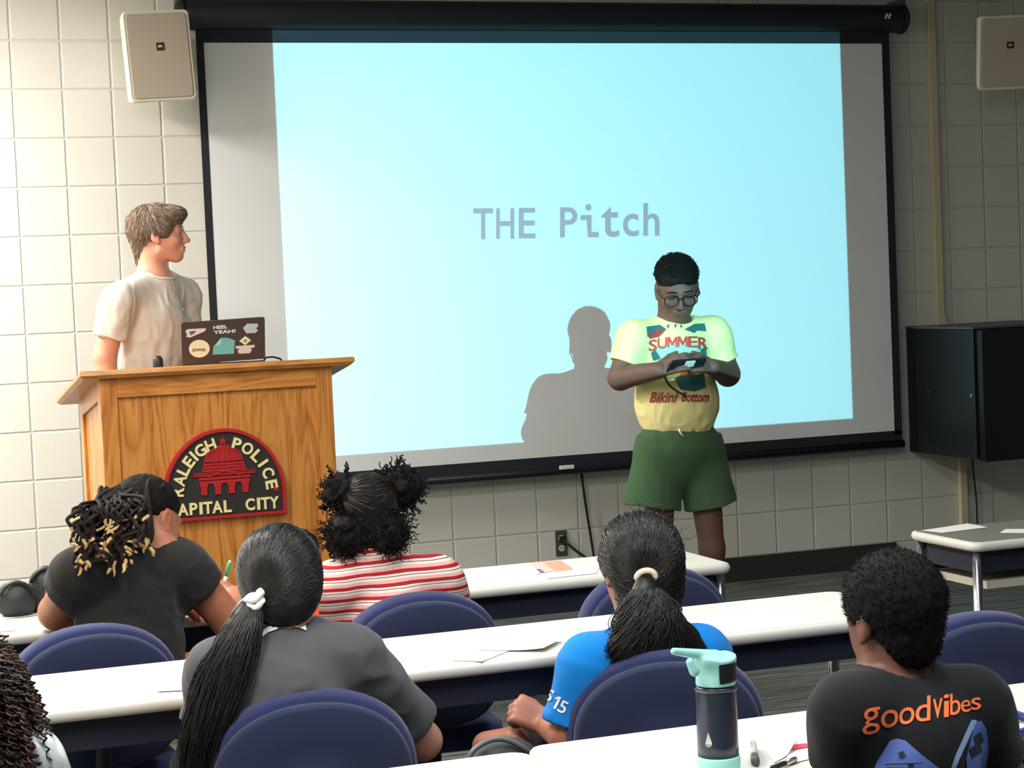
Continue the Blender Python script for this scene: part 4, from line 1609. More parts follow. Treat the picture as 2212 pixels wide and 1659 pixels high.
def shoes(person, ank, fwd, m_):
    for a in ank:
        f = unit(fwd)
        soft('shoe', [cap(V3(a[0], a[1], .04) - f * .03, V3(a[0], a[1], .032) + f * .11, .038, .032, k=.01), cap(a, V3(a[0], a[1], .05), .036, .04, k=.01),
                      plane((0, 0, -1), (0, 0, .002), V3(a[0] - .3, a[1] - .3, -.1), V3(a[0] + .3, a[1] + .3, .02), k=.003)], .005, m_, person)


def lower_sitting(person, pel, knees, ank, m_, shoe, r=(.078, .06, .045)):
    P = [ell(pel, (.135, .105, .085), k=.03)]
    for s, kn, an in zip((-1, 1), knees, ank):
        hp = pel + V3(.065 * s, .02, -.01)
        P += limb(hp, kn, an, *r, k=.02)
    soft('trousers', P, .008, m_, person)
    shoes(person, ank, (0, 1, 0), shoe)


DARKPANT = cloth('dark_trousers', (40, 44, 58))
BLACKPANT = cloth('black_trousers', (30, 30, 33))
SNEAK = mat('grey_sneaker', (120, 118, 116), .7)
HBLK = mat('hair_black', (24, 21, 21), .38, spec=.5)
HDK = mat('hair_dark_brown', (42, 31, 27), .45, spec=.4)
HCO = mat('hair_coily_black', (20, 18, 18), .8, spec=.15)

# ---------- 1. the presenter behind the lectern
YP = -1.10
me_ = empty('person', (W(330, 800, YP)[0], YP, 0), 'young man with light brown hair behind the lectern, looking to the screen', 'person')
SK = skin('fair', (222, 158, 130), .48)
hc = W(345, 505, YP)
HR = frame((.955, -.30, .02), 0.0)
hs = .94
nb = W(338, 596, YP)
rs, ls = W(256, 648, YP - .11), W(398, 634, YP + .10)
re, le = W(226, 770, YP - .09), W(400, 770, YP + .14)
rw, lw_ = re + V3(.02, -.02, -.24), le + V3(-.10, -.10, -.12)
chest = (rs + ls) / 2 + V3(.01, 0, -.13)
belly = W(322, 812, YP) + V3(0, .02, -.02)
pelv = belly + V3(0, .02, -.16)
fl = unit(V3(.5, -.86, 0))
P = head_prims(hc, HR, hs)
P += [cap(hc + V3(-.040, .012, -.05), nb + V3(-.006, .0, -.03), .050, .057, k=.018), cap(nb + V3(0, 0, -.045), (rs + ls) / 2 + V3(0, 0, -.06), .062, .10, k=.03),
      cap(chest, belly, .125, .118, k=.03, flat=(fl, .66)), cap(rs, ls, .044, k=.03), cap(nb + V3(-.01, .01, -.01), rs, .050, .046, k=.03), cap(nb + V3(-.01, .01, -.01), ls, .050, .046, k=.03)]
P += limb(rs, re, rw, .050, .042, .030) + limb(ls, le, lw_, .050, .042, .030)
P += [cap(belly, pelv, .118, .12, k=.03, flat=(fl, .7))]
P += hand(rw, V3(.0, -.15, -1), V3(-.8, -.5, 0), V3(.3, -.9, 0), .17) + hand(lw_, V3(-.5, -.5, -.6), V3(.3, -.6, .5), V3(-.8, .1, .5), .17)
body, _ = soft('body', P, .0042, SK, me_)
eyes(hc, HR, hs, me_, SK)
HBR = mat('hair_light_brown', (134, 114, 98), .5, spec=.35, var=(60, (104, 86, 72), .7))
HB2 = mat('hair_ash_blond', (168, 148, 130), .5, spec=.35)
brows(hc, HR, hs, me_, HBR)
lips(hc, HR, hs, me_, mat('lips_rose', (190, 110, 96), .4))
TEE = cloth('pale_tee', (214, 208, 198))
P = [cap(nb + V3(0, 0, -.05), (rs + ls) / 2 + V3(0, 0, -.06), .074, .108, k=.03), cap(chest, belly, .134, .130, k=.03, flat=(fl, .72)), cap(rs, ls, .054, k=.03),
     cap(nb + V3(-.01, .01, -.012), rs, .056, .054, k=.03), cap(nb + V3(-.01, .01, -.012), ls, .056, .054, k=.03), cap(rs, rs + (re - rs) * .2, .058, .06, k=.03), frus(rs + (re - rs) * .08, rs + (re - rs) * .66, .058, .064, k=.03), frus(ls + (le - ls) * .05, ls + (le - ls) * .60, .056, .062, k=.03),
     cap(belly, belly + V3(0, .01, -.12), .132, .134, k=.02, flat=(fl, .72)),
     frus(nb + V3(.010, -.014, -.012), nb + V3(.0, -.002, .12), .0585, .082, k=.005, op='s')]
tee, tv = soft('shirt', P, .0055, TEE, me_, disp=lambda p: folds(.0075, 12, 2, (1.7, 1.7, .7))(p) * np.clip((nb[2] + .02 - p[:, 2]) * 8, .15, 1))
neck_ring('collar', tv, nb + V3(.010, -.014, .008), (.22, -.20, 1), .060, .0062, TEE, tee)
bv = bvh_of(tv)
tri = [(388, 672), (394, 664), (400, 672)]
decal('chest_logo', [(tri, [[0, 1, 2]], 0)], bv, [WHITE], tee)
L_ = lambda x, y, z: hc + hs * (x * HR[0] + y * HR[1] + z * HR[2])
hp = [ell(L_(0, -.020, .040), V3(.084, .106, .082) * hs, HR, k=.02), cap(L_(0, -.070, -.01), L_(0, -.072, -.100), .060 * hs, .036 * hs, k=.04, flat=(HR[1], .75)),
      ell(L_(0, .064, .074), V3(.064, .046, .030) * hs, HR, k=.025), ell(L_(.066, .006, .022), V3(.016, .045, .05) * hs, HR, k=.02), ell(L_(-.066, .006, .022), V3(.016, .045, .05) * hs, HR, k=.02),
      ell(L_(0, .135, -.060), V3(.12, .085, .112) * hs, HR, k=.008, op='s'), ell(L_(.085, .022, -.060), V3(.05, .046, .045) * hs, HR, k=.008, op='s'), ell(L_(-.085, .022, -.060), V3(.05, .046, .045) * hs, HR, k=.008, op='s')]
hair, hv = soft('hair', hp, .0042, HBR, me_, disp=lambda p: .002 * noise3((p - hc) @ HR.T * V3(1, .45, 1.0), 40, 4))
g = np.random.default_rng(3)
bvh_ = bvh_of(hv)
crown = L_(-.0, -.055, .125)
st = []
while len(st) < 2600:
    p = hv[0][g.integers(0, len(hv[0]))]
    l = HR @ (p - hc) / hs
    d = p - crown
    dn = unit(d)
    wf = float(np.clip((l[1] + .055) / .085, 0, 1))
    flow = unit(HR[1] * (-.30 + 1.2 * wf) - HR[2] * (1.2 - .85 * float(np.clip((l[2] - .03) / .05, 0, 1))) + dn * .35)
    q, x = [], p.copy()
    Ls = g.uniform(.02, .055)
    for j in range(7):
        h = bvh_.find_nearest(Vector(x))
        nn = np.array(h[1])
        q.append(np.array(h[0]) + nn * (.0015 + .0045 * (j / 6) ** 2 * g.uniform(.4, 1.2)))
        x = np.array(h[0]) + unit(flow - nn * (flow @ nn) + g.normal(size=3) * .10) * Ls / 6
    st.append((np.array(q), np.linspace(.0013, .0006, 7), int(g.uniform() < .38)))
strands('hair_locks', st, [HBR, HB2], hair, n=4)
P = []
for s in (-1, 1):
    hp_ = pelv + V3(.09 * s * .86, .09 * s * .5, 0)
    P += limb(hp_, V3(hp_[0], hp_[1] - .02, .5), V3(hp_[0], hp_[1], .06), .095, .068, .055, k=.02)
P.append(ell(pelv, (.145, .12, .11), k=.03))
soft('trousers', P, .009, cloth('khaki_shorts', (86, 82, 76)), me_)
shoes(me_, [V3(pelv[0] + .08 * s, pelv[1] + .045 * s, .07) for s in (-1, 1)], (.5, -.86, 0), SNEAK)

# ---------- 2. the boy standing before the screen
YB = -1.70
bo = empty('person', (W(1470, 900, YB)[0], YB, 0), 'boy with glasses in yellow tee and green shorts looking at a phone before the screen', 'person')
SK2 = skin('deep', (104, 74, 62), .6)
hc = W(1463, 622, YB - .03)
HR = frame((-.26, -.82, -.38), -.02)
hs = 1.0
nb = W(1456, 694, YB + .02)
rs, ls = W(1370, 728, YB), W(1540, 718, YB)
re, le = W(1340, 816, YB - .01), W(1572, 808, YB - .01)
rw, lw_ = W(1424, 800, YB - .22), W(1538, 793, YB - .22)
chest, belly = W(1458, 770, YB + .005), W(1462, 868, YB + .0)
fl = V3(0, 1, 0)
P = head_prims(hc, HR, hs)
P += [cap(hc + V3(0, .035, -.04), nb + V3(0, .01, -.02), .056, .060, k=.025), cap(nb + V3(0, .01, -.03), (rs + ls) / 2 + V3(0, 0, -.06), .065, .10, k=.03),
      cap(rs, ls, .046, k=.03), cap(chest, belly, .130, .135, k=.03, flat=(fl, .72)), ell(W(1465, 955, YB), (.145, .11, .11), k=.04)]
P += limb(rs, re, rw, .050, .046, .031) + limb(ls, le, lw_, .050, .046, .031)
phc = W(1482, 787, YB - .275)
P += hand(rw, phc - rw + V3(-.02, 0, .01), V3(-.35, -.55, .65), V3(.1, .35, .9), .155, curl=(.42, .55), thumb=V3(.75, .15, .55))
P += hand(lw_, phc - lw_ + V3(.02, 0, .01), V3(.35, -.55, .65), V3(-.1, .35, .9), .155, curl=(.42, .55), thumb=V3(-.75, .15, .55))
hips = [W(1424, 965, YB), W(1512, 962, YB)]
kn = [W(1424, 1190, YB - .01), W(1538, 1186, YB - .01)]
an = [V3(kn[0][0] + .01, YB + .02, .085), V3(kn[1][0] + .015, YB + .02, .085)]
for i in (0, 1):
    P += limb(hips[i], kn[i], an[i], .070, .047, .034, k=.02)
    P += [ell(V3(an[i][0], an[i][1] + .03, .30), (.050, .055, .11), k=.03)]
body, _ = soft('body', P, .0042, SK2, bo)
eyes(hc, HR, hs, bo, SK2, closed=True)
brows(hc, HR, hs, bo, HCO)
lips(hc, HR, hs, bo, mat('lips_brown', (100, 62, 54), .5))
L_ = lambda x, y, z: hc + hs * (x * HR[0] + y * HR[1] + z * HR[2])
hp = [ell(L_(0, -.020, .044), V3(.080, .101, .076) * hs, HR, k=.02), ell(L_(0, .143, -.030), V3(.14, .085, .122) * hs, HR, k=.005, op='s'),
      ell(L_(.09, .03, -.06), V3(.06, .07, .06) * hs, HR, k=.006, op='s'), ell(L_(-.09, .03, -.06), V3(.06, .07, .06) * hs, HR, k=.006, op='s')]
hair, hv = soft('hair', hp, .004, HCO, bo, disp=lambda p: (.0030 * noise3(p, 110, 2) + .0022 * noise3(p, 210, 7)) * np.clip(((p - hc) @ HR[2] - .055) * 40, .25, 1))
g = np.random.default_rng(71)
fz = []
for i in g.integers(0, len(hv[0]), 3800):
    p = hv[0][i]
    d = unit(p - hc)
    lz = (p - hc) @ HR[2]
    if lz < .040 or ((p - hc) @ HR[1] > .035 and lz < .072):
        continue
    fz.append((np.array([p - d * .002, p + d * .003 + g.normal(size=3) * .0018, p + d * .0045 + g.normal(size=3) * .0024]), np.array([.0011, .0010, .0006])))
strands('short_curls', fz, [HCO], hair, n=4)
# glasses
GL = mat('glasses_black', (22, 22, 24), .3)
mb = MB()
for q in (-1, 1):
    rim = [L_(q * .034 + .026 * math.copysign(abs(math.cos(a_)) ** .7, math.cos(a_)), .106 - .006 * abs(math.cos(a_)), -.005 + .019 * math.copysign(abs(math.sin(a_)) ** .7, math.sin(a_))) for a_ in np.linspace(0, 2 * math.pi, 29)]
    mb.tube(rim, .0026, 8)
    mb.tube([L_(q * .060, .100, .004), L_(q * .074, .07, .004), L_(q * .078, .0, .0), L_(q * .074, -.02, -.012)], .0024, 8)
    if q == 1:
        mb.tube([L_(-.010, .107, .002), L_(0, .112, .006), L_(.010, .107, .002)], .0024, 8)
mb.build('eyeglasses', GL, bo, smooth=True)
YT = mat('yellow_tee', (238, 226, 158), .85, spec=.12, bump=(520, .22, .0008))
P = [cap(nb + V3(0, .01, -.035), (rs + ls) / 2 + V3(0, 0, -.06), .080, .112, k=.03), cap(rs, ls, .050, k=.03), cap(nb + V3(0, .01, -.025), rs, .05, .052, k=.03), cap(nb + V3(0, .01, -.025), ls, .05, .052, k=.03), cap(rs, rs + (re - rs) * .2, .056, .058, k=.03), cap(ls, ls + (le - ls) * .2, .056, .058, k=.03), cap(chest, belly, .142, .150, k=.03, flat=(fl, .74)),
     frus(rs + (re - rs) * .1, rs + (re - rs) * .66, .056, .061, k=.03), frus(ls + (le - ls) * .1, ls + (le - ls) * .70, .056, .060, k=.03),
     ell(W(1463, 868, YB), (.154, .132, .120), k=.03), cap(W(1463, 840, YB), W(1464, 890, YB), .138, .142, k=.03, flat=(fl, .80)),
     frus(nb + V3(0, -.022, -.030), nb + V3(0, .008, .11), .061, .086, k=.005, op='s')]
tee, tv = soft('shirt', P, .0042, YT, bo, disp=lambda p: folds(.0045, 12, 5, (1.5, 1, .9))(p) * np.clip((nb[2] - p[:, 2]) * 6, .1, 1.2))
neck_ring('collar', tv, nb + V3(0, -.018, .010), (0, -.35, 1), .062, .0058, YT, tee)
bv = bvh_of(tv)
PR = [mat('print_red', (206, 66, 60), .7), mat('print_teal', (46, 104, 102), .7), mat('print_seafoam', (160, 206, 178), .7), mat('print_rust', (160, 64, 52), .7), mat('print_orange', (226, 142, 60), .7), mat('print_white', (240, 240, 226), .7)]
poly = []
seaf = [(1408, 752), (1440, 742), (1480, 740), (1522, 746), (1524, 775), (1500, 786), (1460, 776), (1412, 778)]
poly.append((seaf, fan(seaf), 2))
for q in ([(1396, 706), (1426, 702), (1440, 712), (1420, 726), (1398, 728)], [(1478, 712), (1500, 700), (1522, 699), (1526, 716), (1510, 710), (1500, 720), (1490, 708)], [(1406, 762), (1416, 756), (1428, 774), (1412, 780)], [(1512, 756), (1524, 748), (1526, 774), (1514, 770)],
          [(1456, 818), (1478, 806), (1500, 812), (1520, 806), (1524, 838), (1500, 846), (1470, 842)]):
    poly.append((q, fan(q), 1))
for q in ([(1400, 722), (1420, 712), (1436, 716), (1424, 728), (1402, 732)], [(1440, 778), (1470, 764), (1500, 762), (1490, 774)]):
    poly.append((q, fan(q), 3))
q = [(1462, 796), (1484, 786), (1502, 794), (1498, 808), (1470, 812)]
poly.append((q, fan(q), 4))
for q in ([(1440, 704), (1446, 702), (1444, 712)], [(1456, 702), (1462, 702), (1459, 711)], [(1468, 702), (1476, 702), (1471, 711)]):
    poly.append((q, fan(q), 1))
decal('shirt_print', poly, bv, PR, tee, lift=.0012, step=.0003)
poly = []
for i, ch in enumerate('SUMMER'):
    u = (i + .5) / 6
    x0 = 1400 + 128 * i / 6
    arch = -9 * (1 - (2 * u - 1) ** 2) + 3 * (1 - u)
    v, f = text_fit(ch, 128 / 6 * .95, 20 + 5 * abs(2 * u - 1), .012)
    poly.append(([(x0 + a, 757 + arch - b - 1.5 * (u - .5)) for a, b in v], f, 0))
for s, x0, x1, y1, h_ in (('Bikini', 1404, 1464, 869, 22), ('Bottom', 1471, 1530, 868, 21)):
    v, f = text_fit(s, x1 - x0, h_, .022, .35)
    poly.append(([(x0 + a, y1 - b) for a, b in v], f, 3))
v, f = text_fit('Endless', 44, 11, .02, .3)
decal('shirt_lettering', poly, bv, PR, tee, lift=.0055)
GRN = cloth('green_shorts', (70, 98, 68))
P = [ell(W(1464, 962, YB), (.158, .116, .10), k=.03), cap(W(1464, 912, YB), W(1465, 965, YB), .128, .156, k=.03, flat=(fl, .70)),
     frus(W(1428, 950, YB), W(1409, 1097, YB - .004), .088, .112, k=.03, flat=((0, 1, 0), .85)), frus(W(1508, 948, YB), W(1536, 1092, YB - .004), .088, .104, k=.03, flat=((0, 1, 0), .85))]
sh, _ = soft('shorts', P, .005, GRN, bo, disp=folds(.0028, 9, 8, (1.4, 1, .8)))
MB().tube([W(1466, 926, YB - .122), W(1470, 935, YB - .130), W(1477, 944, YB - .126)], .004, 8).build('drawstring', mat('cord_cream', (226, 220, 206), .7), sh, smooth=True)
shoes(bo, an, (0, -1, 0), SNEAK)
# the phone in his hands
ux = unit(V3(1, 0, .03))
un = unit(V3(0, .62, .80))
uy = np.cross(un, ux)
ph = empty('phone', tuple(phc), 'dark phone held level in both hands of the boy before the screen', 'phone')
MB().prism(rrect(-.070, -.036, .070, .036, .010), phc, ux, uy, un, -.008, 0).build('case', mat('phone_black', (34, 34, 36), .3), ph, bevel=.0015)
MB().prism(rrect(-.065, -.032, .065, .032, .006), phc, ux, uy, un, 0, .0008).build('glass', mat('phone_glass', (16, 18, 22), .08), ph)
MB().prism(rrect(-.012, -.030, .026, .004, .004), phc, ux, uy, un, -.0102, -.008).build('sticker', mat('phone_sticker', (246, 240, 220), .4), ph, label='cream sticker')
MB().tube(spl([phc + V3(-.05, -.01, -.01), W(1437, 812, YB - .2), W(1450, 836, YB - .17), W(1482, 856, YB - .15)], 14), .0035, 8).build('wrist_strap', RUBBER, ph, smooth=True)


# ---------- seated pupils
def pupil(label, skin_m, head, nb, sl, sr, el, wr, pel, shirt_m, pant_m, slv=(.62, .62), tr=.118, arm=.037, h=.0055, sr_r=.046, fold=(.005, 13, 1), face=False, hands=True, neckcut=(0, .25, 1.0), handspec=None, shoe=SNEAK, flat=.66, neck_r=.044, neckoff=.008, sw=.0105, collar=0.0):
    hc, HR, hs = head
    t = empty('person', (pel[0], pel[1], 0), label, 'person')
    mid = (sl + sr) / 2
    chest = mid + V3(0, .012, -.09)
    low = pel + V3(0, -.01, .06)
    fl = unit(np.cross(sr - sl, chest - low))
    P = head_prims(hc, HR, hs, face=face)
    P += [cap(hc - HR[2] * .035 * hs - HR[1] * .02 * hs, nb + V3(0, .0, -.02), neck_r, neck_r * 1.06, k=.02), cap(nb + V3(0, .01, -.03), mid + V3(0, .01, -.05), .052, .085, k=.03),
          cap(sl, sr, .036, k=.03), cap(chest, low, tr * .93, tr * .93, k=.03, flat=(fl, flat))]
    for a, b, c in ((sl, el[0], wr[0]), (sr, el[1], wr[1])):
        P.append(cap(nb + V3(0, .008, -.018), a, .036, arm * .95, k=.03))
        P += limb(a, b, c, arm * 1.12, arm * .95, arm * .68)
    for i in (0, 1):
        d, nrm, side, cu, th = handspec[i] if handspec and handspec[i] else (V3(.35 * (1, -1)[i], .9, -.05), V3(0, 0, 1), V3((1, -1)[i], .2, 0), (.15, .25), None)
        P += hand(wr[i], d, nrm, side, .132, curl=cu, thumb=th)
    body, bvf = soft('body', P, h * .85, skin_m, t)
    ra_ = arm * 1.12 + sw * .8
    na = unit(hc - HR[2] * .035 * hs - HR[1] * .02 * hs - nb)
    P = [cap(nb + V3(0, .01, -.035), mid + V3(0, .01, -.05), .062, .093, k=.03), cap(sl, sr, .036 + sw, k=.03), cap(chest, low + V3(0, 0, -.05), tr, tr * 1.03, k=.03, flat=(fl, flat + .04))]
    if collar:
        P.append(cap(nb, nb + na * collar, neck_r + .013, k=.012))
    for i, (a, b) in enumerate(((sl, el[0]), (sr, el[1]))):
        P.append(cap(nb + V3(0, .008, -.018), a, .036 + sw, ra_ - .004, k=.03))
        P.append(cap(a, a + (b - a) * min(.22, slv[i]), ra_, ra_ + .002, k=.03))
        P.append(frus(a + (b - a) * .08, a + (b - a) * slv[i], ra_, max(sr_r * 1.1, ra_ + .004), k=.03))
    P.append(frus(nb + na * (neckoff - .022), nb + na * (.11 + collar), neck_r + .004, neck_r + .024, k=.006, op='s'))
    st, sv = soft('shirt', P, h, shirt_m, t, disp=lambda p: folds(*fold)(p) * np.clip((nb[2] - p[:, 2]) * 9, .15, 1))
    knees = [pel + V3(-.085, .30, .035), pel + V3(.085, .30, .035)]
    lower_sitting(t, pel, knees, [V3(k_[0], k_[1] + .03, .08) for k_ in knees], pant_m, shoe)
    return t, body, st, sv, bvf


# ---------- 3. pupil with locs
SK3 = skin('brown', (178, 112, 84), .45)
Yq = -3.90
hc = W(322, 1122, -3.80)
HR = frame((.80, .52, -.42), .10)
el0, wr0 = Wz(122, 1322, .742), Wz(330, 1318, .728)
el1, wr1 = W(492, 1338, -3.84), W(512, 1290, -3.62)
t3, body, st, sv, _ = pupil('pupil in a black tee with blonde tipped locs, bent over writing at the front table', SK3, (hc, HR, .84), W(345, 1188, -3.86),
                            W(172, 1240, -3.93), W(388, 1222, -3.86), (el0, el1), (wr0, wr1), V3(W(262, 1420, -3.98)[0], -3.98, .53), cloth('black_tee', (42, 40, 39)), BLACKPANT,
                            slv=(.30, .42), tr=.124, arm=.043, sr_r=.050, fold=(.006, 14, 21), face=True,
                            handspec=[(V3(1, .05, -.08), V3(0, -.2, 1), V3(.1, 1, 0), (.25, .45), None), (V3(-.25, .75, .35), V3(.5, .3, .7), V3(-.8, -.1, .5), (.7, .9), V3(-.4, .6, .55))], neckcut=(.35, .25, .9), neck_r=.046)
for q_ in (1,):
    e_c = hc + .84 * (.077 * HR[0] - .010 * HR[1] - .006 * HR[2])
    soft('ear', [ell(e_c, V3(.010, .019, .030) * .82, HR, k=.004), ell(e_c + HR[0] * .009 + HR[1] * .003, V3(.006, .010, .018), HR, k=.004, op='s'), ell(e_c - HR[2] * .024 + HR[1] * .008, V3(.008, .009, .009), HR, k=.006)], .0022, SK3, body)
lips(hc, HR, .84, t3, mat('lips_tan', (160, 92, 78), .4))
eyes(hc, HR, .84, t3, SK3)
L_ = lambda x, y, z: hc + .84 * (x * HR[0] + y * HR[1] + z * HR[2])
hp = [ell(L_(0, -.020, .040), V3(.082, .100, .080) * .84, HR, k=.02), ell(L_(0, .125, -.05), V3(.12, .085, .125) * .84, HR, k=.006, op='s'), ell(L_(.088, .016, -.026), V3(.050, .052, .054) * .84, HR, k=.006, op='s')]
hair, _ = soft('hair', hp, .0045, HCO, t3, disp=lambda p: .003 * noise3(p, 120, 3))
g = np.random.default_rng(11)
BLD = mat('locs_blonde', (206, 172, 116), .7, spec=.15)
LOC = mat('locs_dark', (38, 31, 29), .8, spec=.15)
loc_list = []
for i in range(100):
    rx, ry = 285 + g.normal() * 24, 1050 + abs(g.normal()) * 14
    ex = 156 + 155 * g.uniform() ** .9
    ln = g.uniform()
    ey = 1118 + 112 * ln - max(0, (ex - 260)) * .5
    mx, my = rx + (ex - rx) * .55 + g.normal() * 8 - 12, ry + (ey - ry) * .42 - 10
    y0, ym, y1 = -3.80 - g.uniform(0, .05), -3.90 - g.uniform(0, .05), -4.005 - g.uniform(0, .04)
    cu = g.normal() * 14
    pts = [W(rx, ry, y0), W(mx, my, ym), W(ex - cu * .5, ey - 34, y1 + .01), W(ex + cu, ey - 12, y1), W(ex + cu * .2 + g.normal() * 13, ey + 6 + g.normal() * 8, y1 + g.normal() * .008)]
    p = spl(pts, 26)
    p = p + .0016 * np.stack([np.sin(np.arange(26) * 1.3 + i), np.cos(np.arange(26) * 1.1 + i), 0 * np.arange(26)], 1)
    rr_ = g.uniform(.0040, .0056)
    loc_list.append((p, np.r_[np.linspace(rr_, rr_ * .8, 23), [rr_ * .72, rr_ * .62, rr_ * .35]], 0, 1 if g.uniform() < .62 else 0, g.uniform(.12, .34)))
for i in range(14):                      # a few at the side of the head
    a = g.uniform(-.2, 1.2)
    loc_list.append((spl([L_(.03 + .04 * a, -.03, .105 - .02 * a), L_(.06, -.085, .06 - .03 * a), W(310 + 22 * g.uniform(), 1140 + 25 * g.uniform(), -3.92), W(300 + 18 * g.uniform(), 1172 + 12 * g.uniform(), -3.95)], 18), np.full(18, .0055), 0, 1, .12))
strands('locs', loc_list, [LOC, BLD], hair, n=8)
# her pen
a, b = W(484, 1262, -3.585), W(497, 1211, -3.60)
pn = empty('pen', tuple(a), 'white and green pen in the hand of the pupil with locs', 'pen')
MB().tube([a - (b - a) * .45, a], [.0016, .0045], 10).tube([a, a * .65 + b * .35], .0045, 10).build('barrel', WHITE, pn, smooth=True)
MB().tube([a * .65 + b * .35, a * .1 + b * .9], .0047, 10).build('grip', mat('pen_green', (40, 150, 110), .3), pn, smooth=True)
MB().tube([a * .1 + b * .9, b], [.004, .0025], 10).build('clicker', mat('pen_mint', (180, 220, 200), .3), pn, smooth=True)

# ---------- 4. girl in grey with the long ponytail
hc = W(603, 1256, -4.93)
HR = frame((.10, .95, -.22), 0)
hs = .86
SK4 = skin('tan', (196, 140, 114), .45)
t4, body, st, sv, _ = pupil('girl in a charcoal grey tee with a long black side ponytail, white scrunchie', SK4, (hc, HR, hs), W(612, 1352, -4.95), W(472, 1448, -5.0), W(760, 1418, -4.99),
                            (W(445, 1610, -4.93), W(912, 1600, -4.90)), (W(480, 1478, -4.62), W(800, 1470, -4.60)), V3(W(615, 1620, -5.02)[0], -4.99, .52),
                            cloth('charcoal_tee', (84, 83, 87)), DARKPANT, slv=(.75, .82), tr=.138, arm=.038, sr_r=.052, fold=(.009, 11, 31))
up_ = [(560, 1370), (578, 1358), (600, 1350), (625, 1346), (646, 1348), (660, 1354)]
q = up_ + [(x + 1, y + 11) for x, y in up_[::-1]]
decal('collar', [(q, [[i_, i_ + 1, 10 - i_] for i_ in range(5)] + [[i_, 10 - i_, 11 - i_] for i_ in range(5)], 0)], bvh_of(sv), [mat('collar_white', (232, 228, 220), .8)], st, lift=.004)
rad = V3(.088, .105, .098) * hs
hcen = hc + HR.T @ (V3(0, -.016, .022) * hs)
hair, hv = soft('hair', [ell(hcen, rad, HR), ell(hc + HR.T @ (V3(0, -.048, -.042) * hs), V3(.060, .052, .050) * hs, HR, k=.05),
                        ell(hc + HR.T @ V3(0, .12, -.05), V3(.11, .075, .10), HR, k=.006, op='s'), ell(hc + HR.T @ V3(.080, .008, -.036), V3(.034, .030, .040), HR, k=.006, op='s')], .0042, HBLK, t4)
tie = HR @ unit(W(545, 1292, -5.01) - hcen)
strands('hair_strands', hair_mesh(hv, W(545, 1294, -5.018), 1500, 2, HR[1], hcen, r=(.0009, .0007)), [HBLK], hair, n=4)
tp = W(545, 1296, -5.02)
ctrl = [tp, W(532, 1330, -5.035), W(508, 1400, -5.05), W(478, 1490, -5.06), W(445, 1600, -5.06), W(432, 1700, -5.055)]
pc_ = spl(ctrl, 9)
soft('tail_core', [cap(pc_[i_] + V3(0, .008, 0), pc_[i_ + 1] + V3(0, .008, 0), np.interp(i_ / 8, (0, .2, .5, 1), (.002, .008, .026, .034)), np.interp((i_ + 1) / 8, (0, .2, .5, 1), (.002, .008, .026, .034)), k=.02, flat=((0, 1, 0), .4)) for i_ in range(8)], .004, HBLK, hair)
strands('ponytail', hair_tail(ctrl, [.010, .022, .038, .050, .050, .040], 950, 8, r=(.0013, .0007), wave=.004, freq=1.4, flat=.45)
        + hair_tail([tp, W(522, 1350, -5.04), W(455, 1440, -5.05), W(425, 1560, -5.055), W(415, 1680, -5.05)], [.008, .014, .018, .022, .022], 240, 18, r=(.0011, .0006), wave=.007, freq=2.0, flat=.5), [HBLK, HDK], hair)
mb = MB()
sx_ = V3(AX[0][0], AX[0][1], AX[0][2])
for j, (r0, tl_) in enumerate(((.0165, 0.0), (.0175, .5), (.0160, -.45))):
    ax1, ax2 = unit(sx_ + V3(0, 0, .5 + tl_ * .6)), unit(V3(.1, -.8, .1 + tl_))
    mb.tube([tp + V3(0, -.004, -.004 * j + .004) + r0 * (math.cos(a_) * ax1 + .75 * math.sin(a_) * ax2) + .003 * math.sin(3 * a_) * V3(0, 0, 1) for a_ in np.linspace(0, 2 * math.pi, 25)], .0062, 8)
mb.build('scrunchie', mat('scrunchie_white', (244, 240, 238), .8), hair, smooth=True)
wisps = []
g = np.random.default_rng(4)
for i in range(16):
    e = W(690 + g.normal() * 5, 1165 + g.uniform(0, 55), -4.86)
    wisps.append((spl([hc + HR.T @ (V3(.03, .02, .095) * hs), W(655 + g.normal() * 6, 1148 + g.normal() * 5, -4.88), W(682 + g.normal() * 4, 1165 + g.normal() * 6, -4.87), e], 14), np.full(14, .0007)))
strands('loose_strands', wisps, [HDK], hair, n=4)

# ---------- 5. child with puffs in stripes
STR = bpy.data.materials.new('striped_knit')
STR.use_nodes = True
nt = STR.node_tree
b = nt.nodes['Principled BSDF']
b.inputs['Roughness'].default_value = .85
b.inputs['Specular IOR Level'].default_value = .1
tcn = nt.nodes.new('ShaderNodeTexCoord')
sp_ = nt.nodes.new('ShaderNodeSeparateXYZ')
nt.links.new(tcn.outputs['Object'], sp_.inputs[0])


def sm_(op, a, b2):
    n = nt.nodes.new('ShaderNodeMath')
    n.operation = op
    for i, v in enumerate((a, b2)):
        if isinstance(v, (int, float)):
            n.inputs[i].default_value = v
        else:
            nt.links.new(v, n.inputs[i])
    return n.outputs[0]


